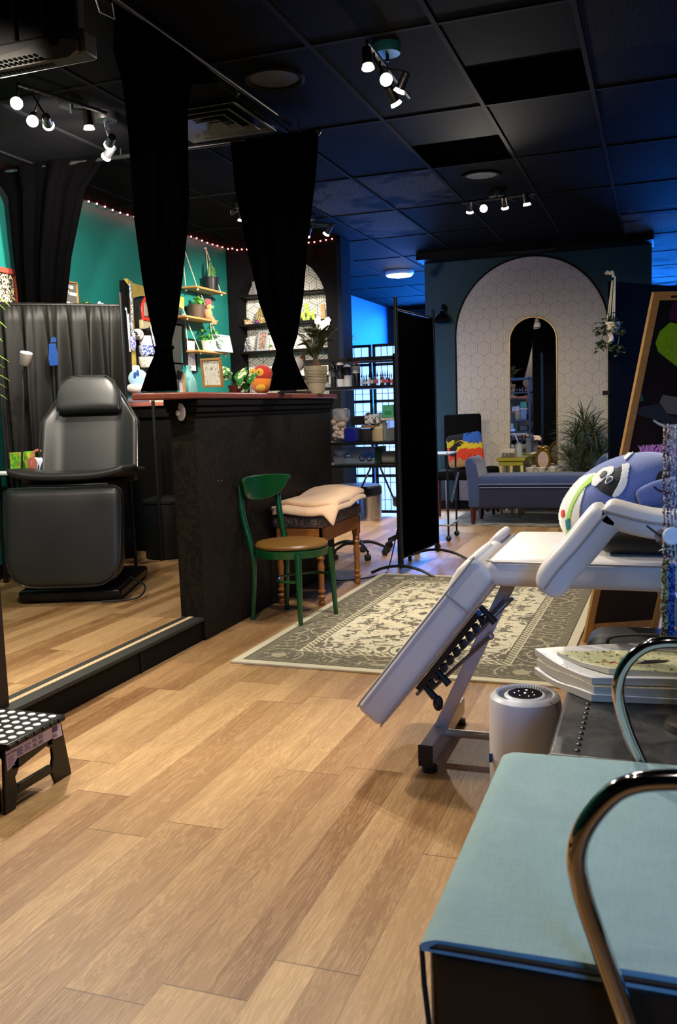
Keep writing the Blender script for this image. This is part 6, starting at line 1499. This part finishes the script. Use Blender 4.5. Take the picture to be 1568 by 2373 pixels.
q = ax(320, 775, -4.18); o = MB().ball(q, .06, 18, 12, (.6, 1.2, .8)).build('ball_plush', mat('spotted_fur', c_cov('e2e0d8', '0c0c0c', .56, 22.), .95, sheen=.5)); tag(o, 'white and black spotted plush hanging on the organiser', 'plush toy')
t = thing('plastic_bottle_hanger', 'bright red plastic dispenser hanging at the centre of the organiser', 'dispenser', tuple(ax(340, 745, -4.18)))
RD = mat('bright_red_plastic', 'd8301e', .4)
MB().tube(bez([ax(332, 742, -4.18), ax(329, 712, -4.18), ax(336, 692, -4.18), ax(347, 690, -4.18), ax(352, 700, -4.18)]), .012, 8).build('handle', RD, t)
MB().add([ax(x, y, X_) for X_ in (-4.2, -4.15) for x, y in ((331, 733), (355, 739), (356, 746), (332, 741))], [(0, 1, 2, 3), (7, 6, 5, 4), (0, 4, 5, 1), (1, 5, 6, 2), (2, 6, 7, 3), (3, 7, 4, 0)]).build('base', RD, t, 0)
MB().ball(ax(345, 712, -4.17), .035, 12, 8, (.6, .8, 1.6)).build('body', RD, t)
q = ax(336, 715, -4.2); o = MB().b2((-4.2, q.y-.05, q.z-.07), (-4.17, q.y+.0, q.z+.05)).build('packet', mat('tan_packet', '9a9284', .5), bevel=.006); tag(o, 'tan packet left of the red dispenser', 'packet')
q = ax(334, 748, -4.2); o = MB().b2((-4.2, q.y-.09, q.z-.06), (-4.16, q.y+.06, q.z+.02)).build('pouch', mat('tan_pouch', 'b0a684', .6), bevel=.01); tag(o, 'tan pouch hanging below the red dispenser', 'pouch')
o = MB().add([ax(x, y, X_) for X_ in (-4.22, -4.2) for x, y in ((344, 746), (356, 750), (356, 757), (346, 757))], [(0, 1, 2, 3), (7, 6, 5, 4), (0, 4, 5, 1), (1, 5, 6, 2), (2, 6, 7, 3), (3, 7, 4, 0)]).build('note_card', mat('cream_card', 'e6dc9a', .6), smooth=0); tag(o, 'cream note card under the red dispenser', 'card')
# mugs / cups in organiser
for k, (py, c_, l) in enumerate(((790, 'd8d2e8', 'white cup with lilac pattern in the upper cubby of the organiser'), (812, '3558b8', 'blue and white cloud patterned cup in the organiser'), (838, 'bdb7a8', 'pale ribbed cup in the lowest cubby of the organiser'))):
    q = ax(340, py, -4.17); o = MB().lathe((q.x, q.y, q.z-.05), [(.0, 0), (.05, 0), (.065, .03), (.068, .09), (.06, .09), (.05, .03), (.0, .02)], 22).build('cup', mat('cup_'+c_, c_cov('e8e8ee', c_, .5), .4)); tag(o, l, 'cup')
bar(((320, 822), (356, 822), (356, 827), (320, 827)), .12, BLK, 'cubby_shelf', bpy.data.objects['wall_organizer'])
bar(((320, 762), (356, 762), (356, 765), (320, 765)), .12, BLK, 'cubby_shelf', bpy.data.objects['wall_organizer'])
bar(((345, 760), (350, 760), (354, 835), (349, 835)), .13, BLK, 'divider', bpy.data.objects['wall_organizer'])
# black rack of rods between organiser and curtain
t = thing('rod_holder', 'fan of thin black and white rods behind the tall curtain', 'rods', tuple(ax(352, 790, -4.08)))
for k in range(5): MB().tube([ax(345+k*4, 757+k*1.5, -4.08), ax(357+k*3.2, 808-k*2, -4.08)], .005, 6).build('rod', WHITE if k % 2 else BLKM, t)
# counter-back items at left: blue plush on life ring cushion, purple cushion, book
Yc = 6.42; zc = 1.326
def bp(px, py): return ay(px, py, Yc)
q = bp(319, 880); t = thing('plush_toy', 'light blue round plush with dark blue splash mark sitting on a ring cushion', 'plush toy', (q.x, Yc, 1.40))
MB().ball(bp(320, 877), .082, 24, 16, (1, .8, .9)).build('body', FUR('sky_fur', '9cc8ee'), t)
for px, py, s_ in ((314, 866, (1.4, .3, .8)), (319, 864, (.8, .3, 1.6)), (312, 872, (.9, .3, 1.2))): MB().ball(ay(px, py, Yc-.066), .016, 10, 8, s_).build('splash_mark', FUR('navy_fur', '1f4a96'), t)
q = bp(320, 900); t = thing('ring_cushion', 'white ring cushion with orange bands beneath the light blue plush', 'cushion', (q.x, Yc, 1.36))
MB().torus(bp(321, 899), .062, .033, (0, 0, 1), 36, 12).build('ring', FUR('white_fur', 'e9e6df'), t)
MB().tube([bp(312+i*1.5, 900)+Vector((0, -.048, 0)) for i in range(7)], .036, 12).build('band', FUR('orange_band', 'e0561c'), t)
q = bp(322, 914); o = MB().rbox((q.x+.02, Yc, 1.346), (.26, .18, .04), .018, 8).build('cushion', FUR('grey_lilac', '8f88a0')); tag(o, 'grey lilac flat cushion at the bottom of the plush stack', 'cushion')
q = bp(295, 850); o = MB().b2((bp(300, 880).x, Yc+.04, zc), (bp(311, 880).x, Yc+.1, bp(305, 846).z)).build('paper_roll', WHITE, bevel=.01); tag(o, 'upright white paper roll behind the light blue plush', 'paper roll')
q = bp(376, 917); o = MB().b2((bp(360, 917).x, Yc-.1, zc), (bp(393, 917).x, Yc+.05, bp(376, 914).z)).build('book', mat('cream_book', 'e8e2c4', .6), bevel=.002); tag(o, 'cream book lying on the rear counter right of the thin pole', 'book')
# ================================================================ NICHE SHELVES
NYf = NY+.0
sh = []
for (pl, pr_) in (((556, 682), (741, 674)), ((553, 751), (753, 741)), ((555, 814), (757, 806)), ((557, 878), (757, 868))):
    z = (ay(*pl, NY).z+ay(*pr_, NY).z)/2; wd = rn if z < nz else math.sqrt(max(.01, rn*rn-(z-nz)**2))
    o = MB().b2((cxn-wd+.002, NY-.01, z-.02), (cxn+wd-.002, NY+.198, z+.0)).build('niche_shelf', BLK, bevel=.002); sh.append(z)
    tag(o, {0: 'highest black shelf in the arched niche, under the curve', 1: 'second black niche shelf, holding the green balloon animals', 2: 'third black niche shelf, holding the photo frame', 3: 'lowest visible black niche shelf'}[len(sh)-1], 'shelf', 'black shelves in the arched niche')
Yn = NY+.07
def nq(px, py): return ay(px, py, Yn)
def small(nm, label, cat, mbf, m, **k): o = mbf.build(nm, m, **k); tag(o, label, cat); return o
q = nq(588, 665); small('figurine', 'grey framed figure standing on the highest niche shelf', 'figurine', MB().b2((q.x-.025, Yn, sh[0]), (q.x+.03, Yn+.05, nq(588, 652).z)), mat('pewter', '77767a', .4), bevel=.008)
q = nq(572, 740); t, c = None, None
t = thing('potted_plant', 'tiny succulent in tan pot at the left of the second niche shelf', 'plant', (q.x, Yn, sh[1]))
MB().lathe((q.x, Yn, sh[1]), [(.0, 0), (.03, 0), (.036, .05), (.032, .05), (.0, .045)], 18).build('pot', mat('tan_pot', 'b59070', .5), t); m = MB(); cluster(m, (q.x, Yn, sh[1]+.06), 22, .014, .035, .015); m.build('foliage', DGREEN, t, solid=.001)
q = nq(595, 742); small('figurine', 'small red and blue figurine beside the succulent', 'figurine', MB().ball((q.x, Yn, sh[1]+.025), .025, 12, 8, (1, .7, 1)), mat('red_blue_glaze', c_cov('a02038', '2a3a90', .5), .3))
q = nq(611, 722); t = thing('decorative_rings', 'gold coiled ring ornament with red beads on the second niche shelf', 'ornament', (q.x, Yn, sh[1]))
for k, rr in enumerate((.085, .068, .05)): MB().torus((q.x+.01*k, Yn-.01*k, sh[1]+.09), rr, .008, (.3, -1, .1), 32, 8, .8, 1.05).build('ring', mat('brass', 'a8904a', .3, .9), t)
for k in range(6): MB().ball((q.x+.02+.012*math.cos(k), Yn-.03, sh[1]+.06+.02*k), .01, 8, 6).build('bead', mat('red_bead', 'a01828', .3), t)
for k, px in enumerate((698, 720)):
    q = nq(px, 740); t = thing('balloon_animal', ('lime green balloon animal figure nearest the curtain', 'lime green balloon animal figure to the right of its twin')[k], 'figurine', (q.x, Yn, sh[1]), group='lime green balloon animals')
    LG = mat('lime_gloss', 'a8d84a', .25, coat=.5)
    for dx, dz, rr, s_ in ((-.03, .03, .018, (1, 1, 1.7)), (.03, .03, .018, (1, 1, 1.7)), (0, .065, .026, (1.6, 1, 1)), (-.035, .1, .018, (1, 1, 1.6)), (-.045, .14, .02, (1.2, 1, 1)), (-.06, .16, .012, (1, 1, 1.6)), (-.03, .17, .012, (1, 1, 1.6)), (.045, .1, .012, (1, 1, 1.8))): MB().ball((q.x+dx, Yn, sh[1]+dz), rr, 12, 8, s_).build('balloon', LG, t)
q = nq(686, 738); small('vase', 'white round vase partly behind the second curtain', 'vase', MB().lathe((q.x, Yn, sh[1]), [(.0, 0), (.02, 0), (.04, .04), (.03, .08), (.015, .09), (.0, .09)], 18), mat('white_glaze', 'cfc8c0', .3))
q = nq(748, 725); small('cork_figure', 'tan wooden tag hanging in the right side of the niche', 'ornament', MB().rbox((q.x, Yn, nq(748, 722).z), (.045, .02, .15), .009, 5), mat('cork', 'b08a5a', .8))
q = nq(608, 790)
frame_thing('photo_frame', 'silver standing photo frame on the third niche shelf', [(nq(594, 810).x, Yn-.0, sh[2]), (nq(618, 810).x, Yn-.02, sh[2]), (nq(620, 770).x, Yn+.02, nq(620, 770).z), (nq(596, 770).x, Yn+.04, nq(596, 768).z)], .018, .01, mat('silver_frame', 'b9c0c8', .3, .5), mat('photo_print', c_cov('c88a86', '3a5a3a', .5), .5))
q = nq(573, 795); t = thing('string_tree', 'silver grey wire tree ornament on the third niche shelf', 'ornament', (q.x, Yn, sh[2])); m = MB()
for k in range(9):
    for s in range(5): m.ball((q.x+(s-2)*.02*(1-k/10), Yn+.01*math.sin(s*2+k), sh[2]+.012+k*.016), .011, 8, 6)
m.build('branches', mat('silver_baubles', '8f9096', .3, .6), t)
q = nq(627, 805); t = thing('potted_plant', 'tiny cactus in pink pot right of the photo frame', 'plant', (q.x, Yn, sh[2])); MB().lathe((q.x, Yn, sh[2]), [(.0, 0), (.02, 0), (.024, .035), (.0, .035)], 16).build('pot', mat('pink_pot', 'd0a0a4', .5), t); MB().ball((q.x, Yn, sh[2]+.045), .018, 10, 8, (1, 1, 1.2)).build('cactus', GREEN, t)
q = ay(749, 750, NY-.04); t = thing('orchid', 'white orchid blooms hanging over the right edge of the niche', 'flower', tuple(q))
m = MB()
for dx, dz in ((0, 0), (-.05, -.02), (.04, -.01), (-.06, .03), (.01, -.05), (.05, .03)):
    for k in range(5): a_ = k*2*PI/5; m.ball(q+Vector((dx+.018*math.cos(a_), -.01, dz+.018*math.sin(a_))), .018, 8, 6, (1, .35, 1))
m.build('petals', mat('white_petal', 'e6e6ea', .6), t); MB().tube(bez([q+Vector((0, .03, -.06)), q+Vector((-.01, .02, 0)), q+Vector((0, .02, .07))]), .003, 5).build('stem', GREEN, t)
q = nq(735, 800); small('ceramic_dish', 'blue and white ceramic dish on the third niche shelf behind the palm', 'dish', MB().lathe((q.x, Yn, sh[2]), [(.0, 0), (.04, 0), (.06, .05), (.055, .05), (.0, .02)], 20), mat('blue_white_glaze', c_cov('e6eef4', '5a8fb8', .55), .3))
# cow plush behind the tied curtain
q = ax(690, 850, -2.48); t = thing('plush_toy', 'black and white plush with red tuft between curtain and palm', 'plush toy', (q.x, q.y, ZT))
cc = ay(690, 838, q.y+.1); MB().ball(cc+Vector((.0, 0, -.02)), .05, 18, 12, (1, .8, 1)).build('head', FUR('cow_fur', 'dedad2'), t); MB().ball((cc.x+.03, cc.y, ZT+.055), .05, 18, 12, (1, .8, 1.1)).build('body', FUR('cream_fur', 'd9cda8'), t)
MB().ball(cc+Vector((-.02, -.035, -.02)), .02, 10, 8, (1.2, .5, .8)).build('black_patch', FUR('black_fur', '0b0c10'), t); MB().ball(cc+Vector((.045, 0, .03)), .02, 10, 8, (.8, 1, 1.3)).build('red_tuft', FUR('red_fur', 'c8281a'), t)
# spider plant leaves at the left picture edge
c = ay(-14, 810, 4.7); t = thing('spider_plant', 'spider plant fronds entering from the left edge of the picture', 'plant', (c.x, 4.7, c.z))
m = MB()
for px, py in ((22, 708), (12, 760), (8, 835), (20, 838), (22, 882), (12, 900), (8, 855), (15, 926), (4, 795), (10, 720)):
    e = ay(px, py, 4.7); b0 = ay(-30, py-20 if py > 800 else py-30, 4.72); d = e-b0; m.leaf(b0, d+Vector((0, 0, .05)), (0, 0, 1), d.length*1.05, .014, .5, 7)
m.build('foliage', mat('spider_leaf', c_cov('8fae3a', '4f7a1c', .5), .5), t, solid=.0008)
m = MB(); m.lathe((c.x-.12, 4.72, c.z-.08), [(.0, 0), (.07, 0), (.09, .13), (.08, .13), (.0, .12)], 22).build('pot', WHITE, t)
for s in (-1, 1): MB().tube([(c.x-.12+s*.08, 4.72, c.z+.05), (c.x-.12, 4.72, ZC)], .003, 5).build('hanger_cord', CORD, t)
